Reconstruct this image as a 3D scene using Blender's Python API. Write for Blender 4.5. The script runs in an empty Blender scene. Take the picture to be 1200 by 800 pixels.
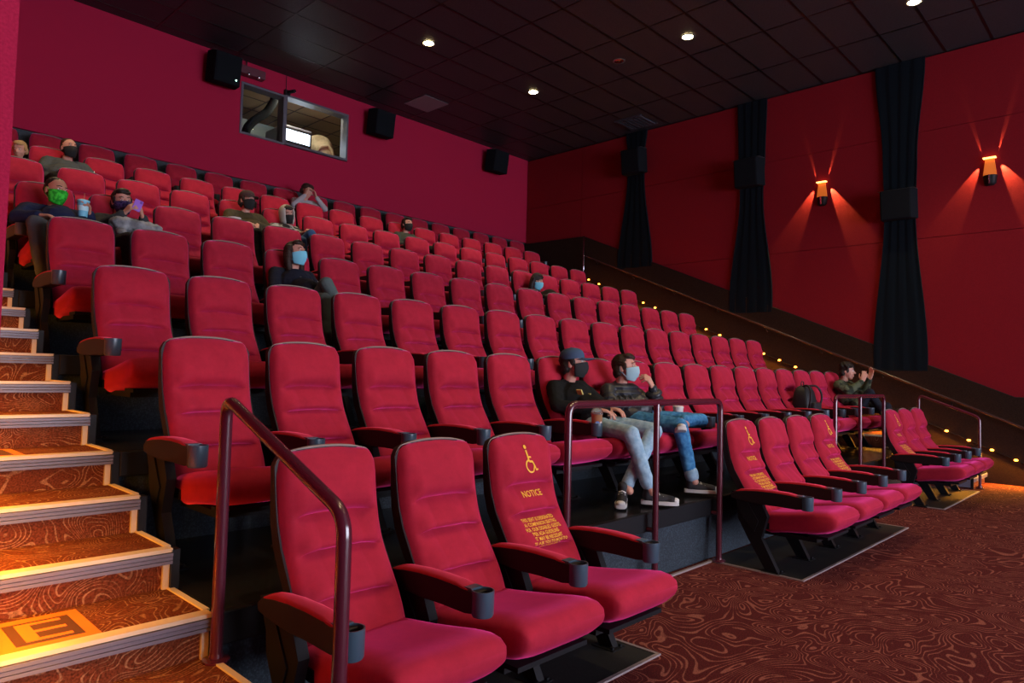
import bpy, math, random
from mathutils import Vector, Matrix, Euler
random.seed(7)
sc = bpy.context.scene
C = sc.collection
R = math.radians

# ------------------------------------------------------------------ camera
YAW, PIT, ROLL, FPX = R(46.2335), R(2.7046), R(1.4158), 814.82
CZ = 1.40                                   # eye height above the auditorium floor
fw = Vector((math.sin(YAW)*math.cos(PIT), math.cos(YAW)*math.cos(PIT), math.sin(PIT)))
r0 = Vector((math.cos(YAW), -math.sin(YAW), 0)); u0 = r0.cross(fw)
rt = r0*math.cos(ROLL) + u0*math.sin(ROLL); up = -r0*math.sin(ROLL) + u0*math.cos(ROLL)
cd = bpy.data.cameras.new('camera'); cam = bpy.data.objects.new('camera', cd); C.objects.link(cam)
cd.sensor_width = 36; cd.lens = 36*FPX/1200; cd.clip_start = .05; cd.clip_end = 200
cam.matrix_world = Matrix(((rt.x, up.x, -fw.x, 0), (rt.y, up.y, -fw.y, 0), (rt.z, up.z, -fw.z, CZ), (0, 0, 0, 1)))
sc.camera = cam
# ------------------------------------------------------------------ world, view
w = bpy.data.worlds.new('world'); sc.world = w; w.use_nodes = True
w.node_tree.nodes['Background'].inputs[0].default_value = (.3, .25, .35, 1)
w.node_tree.nodes['Background'].inputs[1].default_value = .02
sc.view_settings.view_transform = 'Standard'; sc.view_settings.look = 'None'
sc.view_settings.exposure = 0.0; sc.view_settings.gamma = 1; sc.view_settings.use_curve_mapping = False
sc.cycles.use_denoising = True
sc.cycles.max_bounces = 6; sc.cycles.diffuse_bounces = 4; sc.cycles.sample_clamp_indirect = 4
SCREEN_E = 12.5          # radiance of the lit movie screen
DOWN_W = 190.0           # one ceiling downlight
LED_W = 46.0             # one run of aisle lights
SCONCE_W = 165.0
BOOTH_W = 34.0

# ------------------------------------------------------------------ constants of the hall
PITCH = .58
XL = 1.33                                   # left side of the first seat back
def rowY(k): return 2.535 if k == 0 else 3.734 + (k-1)*1.2167
def rowZ(k): return 0.0 if k == 0 else .473 + (k-1)*.4892
XW0, XW1 = .33, 12.19                       # left and right wall
YB = 11.35                                  # back wall
ZC = 5.17 + CZ                              # ceiling
YF = -10.0                                  # screen wall
def nosY(j): return 2.64 + j*.40557
def nosZ(j): return .473 + j*.16307

# ------------------------------------------------------------------ materials
def mat(name, col, rough=.6, metal=0., spec=.5, sheen=0., sheen_col=None, emit=None, es=0., coat=0., alpha=None, trans=0.):
    m = bpy.data.materials.new(name); m.use_nodes = True
    b = m.node_tree.nodes['Principled BSDF']
    b.inputs['Base Color'].default_value = (*col, 1)
    b.inputs['Roughness'].default_value = rough; b.inputs['Metallic'].default_value = metal
    b.inputs['Specular IOR Level'].default_value = spec
    if sheen:
        b.inputs['Sheen Weight'].default_value = sheen; b.inputs['Sheen Roughness'].default_value = .42
        b.inputs['Sheen Tint'].default_value = (*(sheen_col or col), 1)
    if coat: b.inputs['Coat Weight'].default_value = coat; b.inputs['Coat Roughness'].default_value = .15
    if emit: b.inputs['Emission Color'].default_value = (*emit, 1); b.inputs['Emission Strength'].default_value = es
    if trans: b.inputs['Transmission Weight'].default_value = trans
    return m
def nodes(m): return m.node_tree.nodes, m.node_tree.links, m.node_tree.nodes['Principled BSDF']
def speckle(m, c1, c2, scale=60, lo=.4, hi=.7, detail=3, bump=0., obj=True, thr=None):
    n, l, b = nodes(m)
    tc = n.new('ShaderNodeTexCoord'); nz = n.new('ShaderNodeTexNoise'); nz.inputs['Scale'].default_value = scale
    nz.inputs['Detail'].default_value = detail
    l.new(tc.outputs['Object'], nz.inputs['Vector'])
    cr = n.new('ShaderNodeValToRGB'); cr.color_ramp.elements[0].position = lo; cr.color_ramp.elements[1].position = hi
    cr.color_ramp.elements[0].color = (*c1, 1); cr.color_ramp.elements[1].color = (*c2, 1)
    l.new(nz.outputs['Fac'], cr.inputs[0]); l.new(cr.outputs[0], b.inputs['Base Color'])
    if bump:
        bp = n.new('ShaderNodeBump'); bp.inputs['Strength'].default_value = bump; bp.inputs['Distance'].default_value = .004
        l.new(nz.outputs['Fac'], bp.inputs['Height']); l.new(bp.outputs[0], b.inputs['Normal'])
    return m
def carpet(name, base, line, scale=1.6, freq=55, wid=.72):
    """dark red carpet woven with thin wavy contour lines"""
    m = mat(name, base, .95, spec=.1); n, l, b = nodes(m)
    tc = n.new('ShaderNodeTexCoord'); mp = n.new('ShaderNodeMapping'); mp.inputs['Scale'].default_value = (1, 1, 1.0)
    l.new(tc.outputs['Object'], mp.inputs[0])
    a = n.new('ShaderNodeTexNoise'); a.inputs['Scale'].default_value = scale; a.inputs['Detail'].default_value = .4; a.inputs['Distortion'].default_value = 1.6
    l.new(mp.outputs[0], a.inputs['Vector'])
    mu = n.new('ShaderNodeMath'); mu.operation = 'MULTIPLY'; mu.inputs[1].default_value = freq; l.new(a.outputs['Fac'], mu.inputs[0])
    si = n.new('ShaderNodeMath'); si.operation = 'SINE'; l.new(mu.outputs[0], si.inputs[0])
    br = n.new('ShaderNodeTexNoise'); br.inputs['Scale'].default_value = 9; l.new(mp.outputs[0], br.inputs['Vector'])
    ad = n.new('ShaderNodeMath'); ad.operation = 'MULTIPLY_ADD'; ad.inputs[1].default_value = 1.4; ad.inputs[2].default_value = -.7
    l.new(br.outputs['Fac'], ad.inputs[0])
    sm = n.new('ShaderNodeMath'); sm.operation = 'ADD'; l.new(si.outputs[0], sm.inputs[0]); l.new(ad.outputs[0], sm.inputs[1])
    cr = n.new('ShaderNodeValToRGB'); cr.color_ramp.elements[0].position = wid-.12; cr.color_ramp.elements[1].position = wid+.18
    cr.color_ramp.elements[0].color = (0, 0, 0, 1); cr.color_ramp.elements[1].color = (1, 1, 1, 1)
    l.new(sm.outputs[0], cr.inputs[0])
    # woven loops: fine speckle
    wv = n.new('ShaderNodeTexNoise'); wv.inputs['Scale'].default_value = 130; wv.inputs['Detail'].default_value = 2; l.new(mp.outputs[0], wv.inputs['Vector'])
    w2 = n.new('ShaderNodeMapRange'); w2.inputs[1].default_value = .3; w2.inputs[2].default_value = .7; w2.inputs[3].default_value = .35; w2.inputs[4].default_value = 1.3
    l.new(wv.outputs['Fac'], w2.inputs[0])
    mx = n.new('ShaderNodeMix'); mx.data_type = 'RGBA'; mx.inputs[6].default_value = (*base, 1); mx.inputs[7].default_value = (*line, 1)
    l.new(cr.outputs[0], mx.inputs[0])
    m2 = n.new('ShaderNodeMix'); m2.data_type = 'RGBA'; m2.blend_type = 'MULTIPLY'; m2.inputs[0].default_value = .8
    l.new(mx.outputs[2], m2.inputs[6]); l.new(w2.outputs[0], m2.inputs[7]); l.new(m2.outputs[2], b.inputs['Base Color'])
    bp = n.new('ShaderNodeBump'); bp.inputs['Strength'].default_value = .5; bp.inputs['Distance'].default_value = .003
    l.new(wv.outputs['Fac'], bp.inputs['Height']); l.new(bp.outputs[0], b.inputs['Normal'])
    return m
M = {}
def velvet(name, col, sheen_col):
    m = mat(name, col, .85, spec=.12, sheen=1.0, sheen_col=sheen_col); n, l, b = nodes(m)
    tc = n.new('ShaderNodeTexCoord')
    nz = n.new('ShaderNodeTexNoise'); nz.inputs['Scale'].default_value = 14; nz.inputs['Detail'].default_value = 6; nz.inputs['Roughness'].default_value = .7
    oi = n.new('ShaderNodeObjectInfo'); va = n.new('ShaderNodeVectorMath'); va.operation = 'ADD'
    l.new(tc.outputs['Object'], va.inputs[0]); l.new(oi.outputs['Random'], va.inputs[1]); l.new(va.outputs[0], nz.inputs['Vector'])
    mr = n.new('ShaderNodeMapRange'); mr.inputs[1].default_value = .3; mr.inputs[2].default_value = .7; mr.inputs[3].default_value = .85; mr.inputs[4].default_value = 1.12
    l.new(nz.outputs['Fac'], mr.inputs[0])
    mx = n.new('ShaderNodeMix'); mx.data_type = 'RGBA'; mx.blend_type = 'MULTIPLY'; mx.inputs[0].default_value = 1; mx.inputs[6].default_value = (*col, 1)
    l.new(mr.outputs[0], mx.inputs[7]); l.new(mx.outputs[2], b.inputs['Base Color'])
    f = n.new('ShaderNodeTexNoise'); f.inputs['Scale'].default_value = 260; l.new(tc.outputs['Object'], f.inputs['Vector'])
    bp = n.new('ShaderNodeBump'); bp.inputs['Strength'].default_value = .25; bp.inputs['Distance'].default_value = .002
    l.new(f.outputs['Fac'], bp.inputs['Height']); l.new(bp.outputs[0], b.inputs['Normal'])
    return m
M['velvet'] = velvet('red velvet', (.42, .019, .042), (1., .08, .38))
M['pad'] = velvet('red arm pad', (.38, .012, .020), (1., .1, .18))
M['shell'] = mat('seat shell plastic', (.014, .007, .008), .5, spec=.3)
M['piping'] = mat('shell rim', (.26, .19, .17), .45)
M['armblack'] = mat('arm plastic', (.012, .006, .006), .5, spec=.3)
M['cup'] = mat('cup holder plastic', (.045, .085, .12), .28, spec=.7)
M['steelblack'] = mat('black powder coated steel', (.007, .007, .009), .55, spec=.2)
M['zinc'] = mat('bare steel', (.45, .45, .48), .3, metal=1)
M['gold'] = mat('gold embroidery', (.95, .50, .05), .5)
M['carpet'] = carpet('floor carpet', (.105, .017, .018), (.33, .105, .08), 2.1, 125, .75)
M['stepcarpet'] = carpet('step carpet', (.165, .042, .018), (.36, .17, .08), 2.6, 170, .80)
M['nosing'] = mat('ribbed nosing', (.15, .145, .20), .4)
M['nosetop'] = mat('pale nosing strip', (.72, .60, .42), .5)
M['blacktrim'] = mat('black rubber trim', (.008, .008, .010), .5, spec=.25)
M['concrete'] = speckle(mat('painted black floor', (.02, .02, .02), .22, spec=.6), (.010, .010, .012), (.055, .055, .055), 95, .52, .80)
M['riser'] = speckle(mat('dark speckled riser', (.03, .04, .05), .8), (.010, .018, .027), (.045, .070, .095), 120, .45, .78)
M['mat'] = speckle(mat('black seat mat', (.01, .01, .01), .65), (.006, .006, .007), (.035, .035, .035), 80, .6, .8)
M['matedge'] = mat('mat edge strip', (.30, .24, .24), .45)
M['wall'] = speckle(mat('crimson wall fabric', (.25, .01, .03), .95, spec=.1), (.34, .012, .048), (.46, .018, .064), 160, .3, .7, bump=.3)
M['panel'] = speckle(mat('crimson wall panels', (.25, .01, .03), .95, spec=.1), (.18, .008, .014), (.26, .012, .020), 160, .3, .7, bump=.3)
M['wainscot'] = speckle(mat('dark brown wall carpet', (.03, .015, .012), .95, spec=.05), (.018, .010, .008), (.034, .020, .014), 90, .3, .7)
M['greywall'] = speckle(mat('grey wall carpet', (.05, .06, .07), .9, spec=.1), (.045, .055, .065), (.075, .09, .10), 70, .3, .7)
M['ceiling'] = speckle(mat('black ceiling tile', (.02, .02, .02), .55), (.014, .017, .022), (.028, .032, .040), 40, .3, .7)
M['tbar'] = mat('ceiling grid bar', (.003, .003, .003), .3)
M['curtain'] = mat('black drape', (.006, .010, .014), .9, spec=.05)
M['speaker'] = mat('speaker cloth', (.007, .009, .012), .9, spec=.08)
M['spkedge'] = mat('speaker edge', (.06, .06, .065), .5)
M['rail'] = mat('maroon painted steel', (.085, .012, .025), .22, spec=.7, coat=.6)
M['chrome'] = mat('chrome', (.6, .6, .65), .15, metal=1)
M['led'] = mat('amber bulb', (1, .5, .1), .4, emit=(1, .33, .03), es=14)
M['lamp'] = mat('lit downlight', (1, .9, .6), .4, emit=(1, .78, .36), es=55)
M['orangeplate'] = mat('orange row marker', (.80, .20, .015), .6)
M['brownplate'] = mat('brown row marker', (.10, .035, .010), .6)
M['screen'] = mat('lit movie screen', (.8, .8, .8), .9, emit=(.80, .82, 1.0), es=SCREEN_E)
M['glass'] = mat('port glass', (.9, .95, 1), .02, trans=1.0); nodes(M['glass'])[2].inputs['IOR'].default_value = 1.05
M['frame'] = mat('grey window frame', (.10, .10, .13), .4)
M['cream'] = mat('cream booth wall', (.50, .47, .35), .8)
M['skin'] = mat('skin', (.62, .31, .23), .5); nodes(M['skin'])[2].inputs['Subsurface Weight'].default_value = .08
M['skin2'] = mat('tanned skin', (.50, .23, .15), .5)
M['white'] = mat('white', (.8, .8, .8), .5)
M['eyedark'] = mat('iris', (.03, .02, .015), .2)

# ------------------------------------------------------------------ mesh builder
class MB:
    def __init__(s): s.v = []; s.f = []; s.mi = []; s.cur = 0
    def add(s, vs, fs):
        o = len(s.v); s.v += [tuple(v) for v in vs]; s.f += [tuple(i+o for i in f) for f in fs]; s.mi += [s.cur]*len(fs); return s
    def box(s, a, b, M4=None):
        (x0, y0, z0), (x1, y1, z1) = a, b
        vs = [Vector(p) for p in ((x0,y0,z0),(x1,y0,z0),(x1,y1,z0),(x0,y1,z0),(x0,y0,z1),(x1,y0,z1),(x1,y1,z1),(x0,y1,z1))]
        if M4: vs = [M4 @ v for v in vs]
        return s.add(vs, [(0,3,2,1),(4,5,6,7),(0,1,5,4),(1,2,6,5),(2,3,7,6),(3,0,4,7)])
    def prism(s, poly, ax, a, b):
        """extrude a polygon given in the two other axes along axis ax from a to b"""
        n = len(poly)
        def P(q, t): return {'x': (t, q[0], q[1]), 'y': (q[0], t, q[1]), 'z': (q[0], q[1], t)}[ax]
        vs = [P(q, a) for q in poly] + [P(q, b) for q in poly]
        fs = [tuple(range(n))[::-1], tuple(range(n, 2*n))] + [(i, (i+1) % n, n+(i+1) % n, n+i) for i in range(n)]
        return s.add(vs, fs)
    def loft(s, rings, cap=True, closed=True):
        n = len(rings[0]); vs = [p for r in rings for p in r]; fs = []
        for k in range(len(rings)-1):
            for i in range(n if closed else n-1):
                j = (i+1) % n; fs.append((k*n+i, k*n+j, (k+1)*n+j, (k+1)*n+i))
        if cap: fs += [tuple(range(n))[::-1], tuple(range((len(rings)-1)*n, len(rings)*n))]
        return s.add(vs, fs)
    def tube(s, pts, r, n=10, cap=True):
        pts = [Vector(p) for p in pts]; rr = r if isinstance(r, (list, tuple)) else [r]*len(pts)
        t0 = (pts[1]-pts[0]).normalized(); a = t0.orthogonal().normalized(); rings = []
        for i, p in enumerate(pts):
            t = (pts[min(i+1, len(pts)-1)]-pts[max(i-1, 0)]).normalized()
            a = (a - t*a.dot(t)).normalized(); b = t.cross(a)
            rings.append([p + (a*math.cos(k*2*math.pi/n) + b*math.sin(k*2*math.pi/n))*rr[i] for k in range(n)])
        return s.loft(rings, cap)
    def lathe(s, prof, c=(0,0,0), n=20, cap=False, M4=None):
        """profile (r,z) turned about z"""
        rings = [[Vector((c[0]+r*math.cos(k*2*math.pi/n), c[1]+r*math.sin(k*2*math.pi/n), c[2]+z)) for k in range(n)] for r, z in prof]
        if M4: rings = [[M4 @ p for p in r] for r in rings]
        return s.loft(rings, cap)
    def ell(s, c, rad, rot=None, nu=16, nv=10):
        c = Vector(c); rings = []
        for j in range(1, nv):
            ph = math.pi*j/nv; ring = []
            for i in range(nu):
                th = 2*math.pi*i/nu
                p = Vector((rad[0]*math.sin(ph)*math.cos(th), rad[1]*math.sin(ph)*math.sin(th), -rad[2]*math.cos(ph)))
                if rot: p = rot @ p
                ring.append(c+p)
            rings.append(ring)
        return s.loft(rings, True)
    def capsule(s, a, ra, b, rb, n=12):
        a, b = Vector(a), Vector(b); d = b-a
        if d.length < 1e-6: return s.ell(a, (ra, ra, ra))
        t = d.normalized(); u = t.orthogonal().normalized(); v = t.cross(u); rings = []
        for ph in (-80, -50, -22): rings.append((a+t*ra*math.sin(R(ph)), ra*math.cos(R(ph))))
        rings.append((a, ra)); rings.append((b, rb))
        for ph in (22, 50, 80): rings.append((b+t*rb*math.sin(R(ph)), rb*math.cos(R(ph))))
        return s.loft([[c + (u*math.cos(k*2*math.pi/n)+v*math.sin(k*2*math.pi/n))*q for k in range(n)] for c, q in rings], True)
    def mesh(s, name, mats, smooth=False, angle=None):
        me = bpy.data.meshes.new(name); me.from_pydata(s.v, [], s.f)
        for m in (mats if isinstance(mats, (list, tuple)) else [mats]): me.materials.append(m)
        for p, i in zip(me.polygons, s.mi): p.material_index = i
        import bmesh
        bm = bmesh.new(); bm.from_mesh(me); bmesh.ops.recalc_face_normals(bm, faces=bm.faces); bm.to_mesh(me); bm.free()
        if smooth:
            for p in me.polygons: p.use_smooth = True
            if angle: me.set_sharp_from_angle(angle=R(angle))
        return me
    def build(s, name, mats, parent=None, smooth=False, angle=None, bevel=0.):
        o = bpy.data.objects.new(name, s.mesh(name, mats, smooth, angle)); C.objects.link(o); o.parent = parent
        if bevel:
            b = o.modifiers.new('bevel', 'BEVEL'); b.width = bevel; b.segments = 2; b.limit_method = 'ANGLE'
        return o
def empty(name, loc, label=None, cat=None, group=None, rz=0):
    o = bpy.data.objects.new(name, None); C.objects.link(o); o.location = loc; o.rotation_euler = (0, 0, rz)
    o.empty_display_size = .1
    tag(o, label, cat, group); return o
def tag(o, label=None, cat=None, group=None, kind=None):
    if label: o['label'] = label
    if cat: o['category'] = cat
    if group: o['group'] = group
    if kind: o['kind'] = kind
    return o
def struct(mb, name, mats, label=None, **k):
    o = mb.build(name, mats, **k); tag(o, label, None, None, 'structure')
    if label: o['category'] = name.split('_')[0]
    return o
def kids(o): return [c for c in bpy.data.objects if c.parent is o]
_tree = {}
def copy_tree(o, parent=None):
    c = o.copy(); C.objects.link(c)
    if parent: c.parent = parent
    if o not in _tree: _tree[o] = kids(o)
    for ch in _tree[o]: copy_tree(ch, c)
    return c
def bend(pts, r=.06, n=5):
    """round the corners of a polyline"""
    pts = [Vector(p) for p in pts]; out = [pts[0]]
    for i in range(1, len(pts)-1):
        a, b, c = pts[i-1], pts[i], pts[i+1]; d1 = (a-b).normalized(); d2 = (c-b).normalized()
        p1 = b+d1*r; p2 = b+d2*r
        for k in range(n+1):
            t = k/n; out.append(p1*(1-t)**2 + b*2*t*(1-t) + p2*t*t)
    return out + [pts[-1]]

# ================================================================== SETTING
struct(MB().box((-2.5, YF, -.1), (XW1+.1, YB, 0)), 'floor', M['carpet'], 'dark red carpet floor woven with wavy orange lines')
# black painted mats under the floor-level seats with a pale edge strip
for (a, b, n) in ((1.20, 3.12, 'left'), (5.02, 7.62, 'middle'), (9.10, 10.99, 'far')):
    mt = MB().box((a, 1.93, .0), (b, 2.64, .006)).build('floor_mat', M['mat'])
    tag(mt, {'left': 'black seat mat with pale edge under the nearest floor seats', 'middle': 'black seat mat with pale edge under the four floor seats between two railings', 'far': 'black seat mat under the three floor seats beside the far stairs'}[n], 'floor mat')
    e = MB().box((a-.02, 1.91, .0), (b+.02, 1.93, .009)).box((b, 1.93, 0), (b+.02, 2.64, .009)).box((a-.02, 1.93, 0), (a, 2.64, .009))
    e.build('edge_strip', M['matedge'], mt)
e = MB().box((3.14, 2.60, 0), (5.0, 2.622, .012)).box((7.64, 2.60, 0), (9.08, 2.622, .012))
struct(e, 'trim_1', M['matedge'], 'pale metal strip where the carpet meets the platform')
# tiers
for k in range(1, 8):
    z = rowZ(k); y0 = 2.64 + (k-1)*1.2167; y1 = y0+1.2167 if k < 7 else YB
    x0, x1 = (1.19, 11.21) if k < 7 else (XW0, XW1)
    p = MB(); p.box((x0, y0+.03, -.1 if k == 1 else z-.62), (x1, y1+.05, z-.02)); p.cur = 1; p.box((x0, y0+.0, z-.02), (x1, y1+.05, z))
    o = struct(p, 'seating_platform', [M['riser'], M['concrete']], 'black painted platform carrying the %s row of raised seats' % ['first', 'second', 'third', 'fourth', 'fifth', 'sixth', 'top'][k-1])
    MB().box((x0, y0-.012, z-.125), (x1, y0+.03, z+.001)).build('platform_nosing', M['blacktrim'], o, bevel=.006)
# stairs
def stairs(name, x0, x1, inner, front, lab):
    """solid carpeted flight, 3 steps to a tier; inner = the x of the side that faces the seats"""
    body = MB(); J = range(-2, 17)
    poly = []
    for j in J:
        y = nosY(j) if not (j < 0 and front) else front[j]
        poly += [(y+.02, nosZ(j-1)+.0 if j > -2 else 0), (y+.02, nosZ(j))]
    poly += [(YB, nosZ(16)), (YB, -.05), (poly[0][0], -.05)]
    body.prism(poly, 'x', x0, x1)
    o = struct(body, name, M['stepcarpet'], lab)
    sgn = 1 if inner == x1 else -1
    for j in J:
        y = nosY(j) if not (j < 0 and front) else front[j]; z = nosZ(j); zb = nosZ(j-1) if j > -2 else 0
        yn = nosY(j+1) if not (j+1 < 0 and front) else front[j+1]
        MB().box((x0, y-.012, z-.014+.005), (x1, y+.045, z+.006)).build('step_edge', M['nosetop'], o)
        nb = MB()
        for q in range(3): nb.box((x0, y-.015-.004*(q == 0), z-.012-.016*(q+1)+.003), (x1, y+.02, z-.012-.016*q))
        nb.build('step_nosing', M['nosing'], o)
        tr = MB()
        a, b = (x1-.012, x1+.012) if sgn > 0 else (x0-.012, x0+.012)
        tr.box((a, y+.045, z-.02), (b, yn+.01, z+.007)); tr.build('side_strip', M['nosetop'], o)
        c0, c1 = (x1-.03, x1-.004) if sgn > 0 else (x0+.004, x0+.03)
        MB().box((c0, y+.005, zb), (c1, y+.022, z-.06)).build('corner_strip', M['nosetop'], o)
        c0, c1 = (x1-.004, x1+.03) if sgn > 0 else (x0-.03, x0+.004)
        MB().box((c0, y-.012, zb), (c1, y+.04, z)).build('corner_post', M['blacktrim'], o)
    return o
st_l = stairs('stair_left', XW0, 1.158, 1.158, None, 'steep carpeted aisle stairs with pale nosings beside the nearest seats')
st_r = stairs('stair_right', 11.23, XW1, 11.23, {-2: 2.03, -1: 2.335, 0: 2.64}, 'carpeted aisle stairs along the far dark wall')
# grey side of the lowest far step
MB().box((11.195, 2.05, 0.02), (11.215, 2.62, .14)).build('side_panel', M['nosing'], st_r)

# walls
rb = MB()
OX0, OX1, OZ0, OZ1 = 5.08, 7.16, 3.93+CZ, 4.82+CZ
ZR = 3.17+CZ
rb.box((XW0-.1, YB-.05, ZR), (OX0, YB+.15, ZC)).box((OX1, YB-.05, ZR), (XW1+.1, YB+.15, ZC)).box((OX0, YB-.05, ZR), (OX1, YB+.15, OZ0)).box((OX0, YB-.05, OZ1), (OX1, YB+.15, ZC))
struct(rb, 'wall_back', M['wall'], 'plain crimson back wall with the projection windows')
struct(MB().box((XW0-.1, YB, -.1), (XW1+.1, YB+.15, ZR)), 'wall_back_base', M['greywall'], 'grey carpeted lower back wall behind the top row')
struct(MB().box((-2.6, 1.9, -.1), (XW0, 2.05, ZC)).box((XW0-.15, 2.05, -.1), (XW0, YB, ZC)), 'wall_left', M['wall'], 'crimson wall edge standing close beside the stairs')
struct(MB().prism([(.2, 3.2), (.301, 3.32), (.311, 3.62), (.33, 4.2), (.33, 5.0), (.2, 5.0)], 'y', 1.87, 1.9), 'trim_5', mat('blue grey trim', (.10, .17, .26), .5))
struct(MB().box((-2.65, YF, -.1), (-2.5, 1.9, ZC)), 'wall_front_left', M['wall'])
struct(MB().box((-2.65, YF-.15, -.1), (XW1+.1, YF, ZC)), 'wall_front', M['curtain'])
# screen
s_ = MB().box((1.2, YF+.15, .1), (11.0, YF+.17, 4.3)).build('movie_screen', M['screen']); tag(s_, 'huge lit cinema screen facing the rows of seats', 'screen')
MB().box((1.0, YF+.03, .02), (11.2, YF+.14, 4.5)).build('screen_frame', M['curtain'], s_)
# right wall: backing, panels, dark lower wall
struct(MB().box((XW1+.04, YF, -.1), (XW1+.2, YB+.1, ZC)), 'wall_right', M['wainscot'], 'long dark side wall behind the crimson panels')
pn = MB()
ys = [YB-.06, 9.62, 8.16, 5.62, 3.16, .7, -1.8, -4.3, -6.8, -9.9]; zs = [.3, 2.28+CZ, 3.97+CZ, ZC-.02]
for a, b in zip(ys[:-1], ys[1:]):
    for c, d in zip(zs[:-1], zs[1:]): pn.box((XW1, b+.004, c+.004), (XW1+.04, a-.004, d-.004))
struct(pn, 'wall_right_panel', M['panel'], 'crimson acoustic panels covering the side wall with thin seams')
sl = [(YB-.05, -.1), (YB-.05, 3.12+CZ), (9.52, 3.10+CZ), (1.68, -.157+CZ), (YF, -.157+CZ), (YF, -.1)]
struct(MB().prism(sl, 'x', XW1-.04, XW1+.02), 'baseboard_right', M['wainscot'], 'dark sloping wainscot that follows the far stairs')
tp = MB()
for (a, b) in ((sl[1], sl[2]), (sl[2], sl[3]), (sl[3], sl[4])):
    tp.tube([(XW1-.03, a[0], a[1]), (XW1-.03, b[0], b[1])], .012, 6)
struct(tp, 'trim_2', M['blacktrim'])
# ceiling
struct(MB().box((-2.6, YF, ZC), (XW1+.2, YB+.1, ZC+.1)), 'ceiling', M['ceiling'], 'black suspended ceiling of rectangular tiles')
tb = MB()
for i in range(-8, 5): x = 7.34+1.22*i; tb.box((x-.012, YF, ZC-.005), (x+.012, YB-.05, ZC))
for i in range(-24, 11): y = 4.96+.61*i; tb.box((-2.5, y-.012, ZC-.006), (XW1, y+.012, ZC))
struct(tb, 'trim_3', M['tbar'], 'black grid bars between the ceiling tiles')

# ------------------------------------------------------------------ projection booth behind the wall
bx0, bx1, by0, by1, bz0, bz1 = 3.2, 9.6, YB+.15, YB+3.2, 2.9+CZ, 5.15+CZ
struct(MB().box((bx0-.1, by1, bz0), (bx1+.1, by1+.1, bz1)), 'wall_booth_back', M['cream'], 'cream back wall of the projection room seen through the windows')
struct(MB().box((bx0-.1, by0, bz0), (bx0, by1, bz1)), 'wall_booth_left', M['cream'])
struct(MB().box((bx1, by0, bz0), (bx1+.1, by1, bz1)), 'wall_booth_right', M['cream'])
struct(MB().box((bx0, by0, bz0-.1), (bx1, by1, bz0)), 'floor_booth', M['cream'])
bc = MB(); bc.box((bx0, by0, bz1), (bx1, by1, bz1+.1)); bc.cur = 1
for i in range(11): bc.box((bx0+.6*i-.012, by0, bz1-.006), (bx0+.6*i+.012, by1, bz1))
for i in range(6): bc.box((bx0, by0+.6*i-.012, bz1-.006), (bx1, by0+.6*i+.012, bz1))
struct(bc, 'ceiling_booth', [M['cream'], M['frame']], 'cream tiled ceiling of the projection room')
# windows
for n, (a, b, c, d) in enumerate(((5.10, 5.83, 3.96+CZ, 4.77+CZ), (5.90, 7.12, 3.98+CZ, 4.80+CZ))):
    f = MB(); t = .035
    f.box((a-t, YB-.07, c-t), (a, YB+.14, d+t)).box((b, YB-.07, c-t), (b+t, YB+.14, d+t)).box((a, YB-.07, c-t), (b, YB+.14, c)).box((a, YB-.07, d), (b, YB+.14, d+t))
    o = struct(f, 'window_%d' % (n+1), M['frame'], ['small grey framed projection window with a black duct behind it', 'wide grey framed projection window with bright projector light'][n])
    MB().box((a, YB+.06, c), (b, YB+.066, d)).build('pane', M['glass'], o)
struct(MB().box((5.865, YB-.06, 3.93+CZ), (5.868, YB+.14, 4.82+CZ)), 'trim_4', M['frame'])
pj = empty('projector', (6.35, YB+.8, bz0), 'projector shining a bright white rectangle through the wide booth window', 'projector')
MB().box((-.05, .02, .0), (.56, .75, 1.75)).build('housing', M['frame'], pj, bevel=.03)
MB().box((.0, .0, 5.74-4.30+.0), (.50, .02, 5.95-4.30)).build('lit_port', mat('projector glare', (1, 1, 1), .4, emit=(.75, .88, 1), es=7), pj)
MB().box((-.04, .005, 1.40), (.53, .018, 1.70)).build('port_frame', M['steelblack'], pj)
dk = MB().tube(bend([(6.04, YB+.7, bz1), (6.04, YB+.7, 6.36), (5.90, YB+.7, 6.10), (5.66, YB+.7, 5.88), (5.53, YB+.7, 5.70), (5.50, YB+.7, bz0)], .07), .075, 14).build('exhaust_duct', M['speaker'], smooth=True)
tag(dk, 'black curved exhaust duct seen through the small booth window', 'duct')
dm_ = MB(); dm_.lathe([(.31, 0), (.31, 1.50), (.30, 1.62), (.26, 1.74), (.19, 1.83), (.10, 1.875), (.001, 1.885)], (7.34, YB+1.30, bz0), 28)
dm_.tube([(7.10, YB+1.02, 5.70), (7.20, YB+.99, 5.86), (7.34, YB+.985, 5.92), (7.46, YB+1.0, 5.86), (7.52, YB+1.03, 5.70)], .035, 10)
dc = dm_.build('padded_hood', speckle(mat('cream cloth', (.66, .58, .40), .8), (.34, .28, .18), (.68, .60, .42), 5, .40, .58), smooth=True, angle=70)
tag(dc, 'rounded cream padded hood behind the wide booth window', 'hood')
rk = MB().box((5.75, YB+1.75, bz0), (6.72, YB+2.3, 6.26)).box((6.0, YB+1.74, 6.16), (6.16, YB+1.75, 6.19)).build('equipment_rack', mat('rack blue grey', (.05, .09, .11), .5), bevel=.01)
tag(rk, 'dark blue grey equipment cabinet behind the small booth window', 'cabinet')
bd = bpy.data.lights.new('booth_light', 'AREA'); bd.energy = BOOTH_W; bd.size = .5; bd.color = (1, .90, .62)
bl = bpy.data.objects.new('booth_light', bd); C.objects.link(bl); bl.location = (6.4, YB+.5, bz1-.06)
tag(bl, 'warm ceiling light inside the projection room', 'light')
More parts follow.
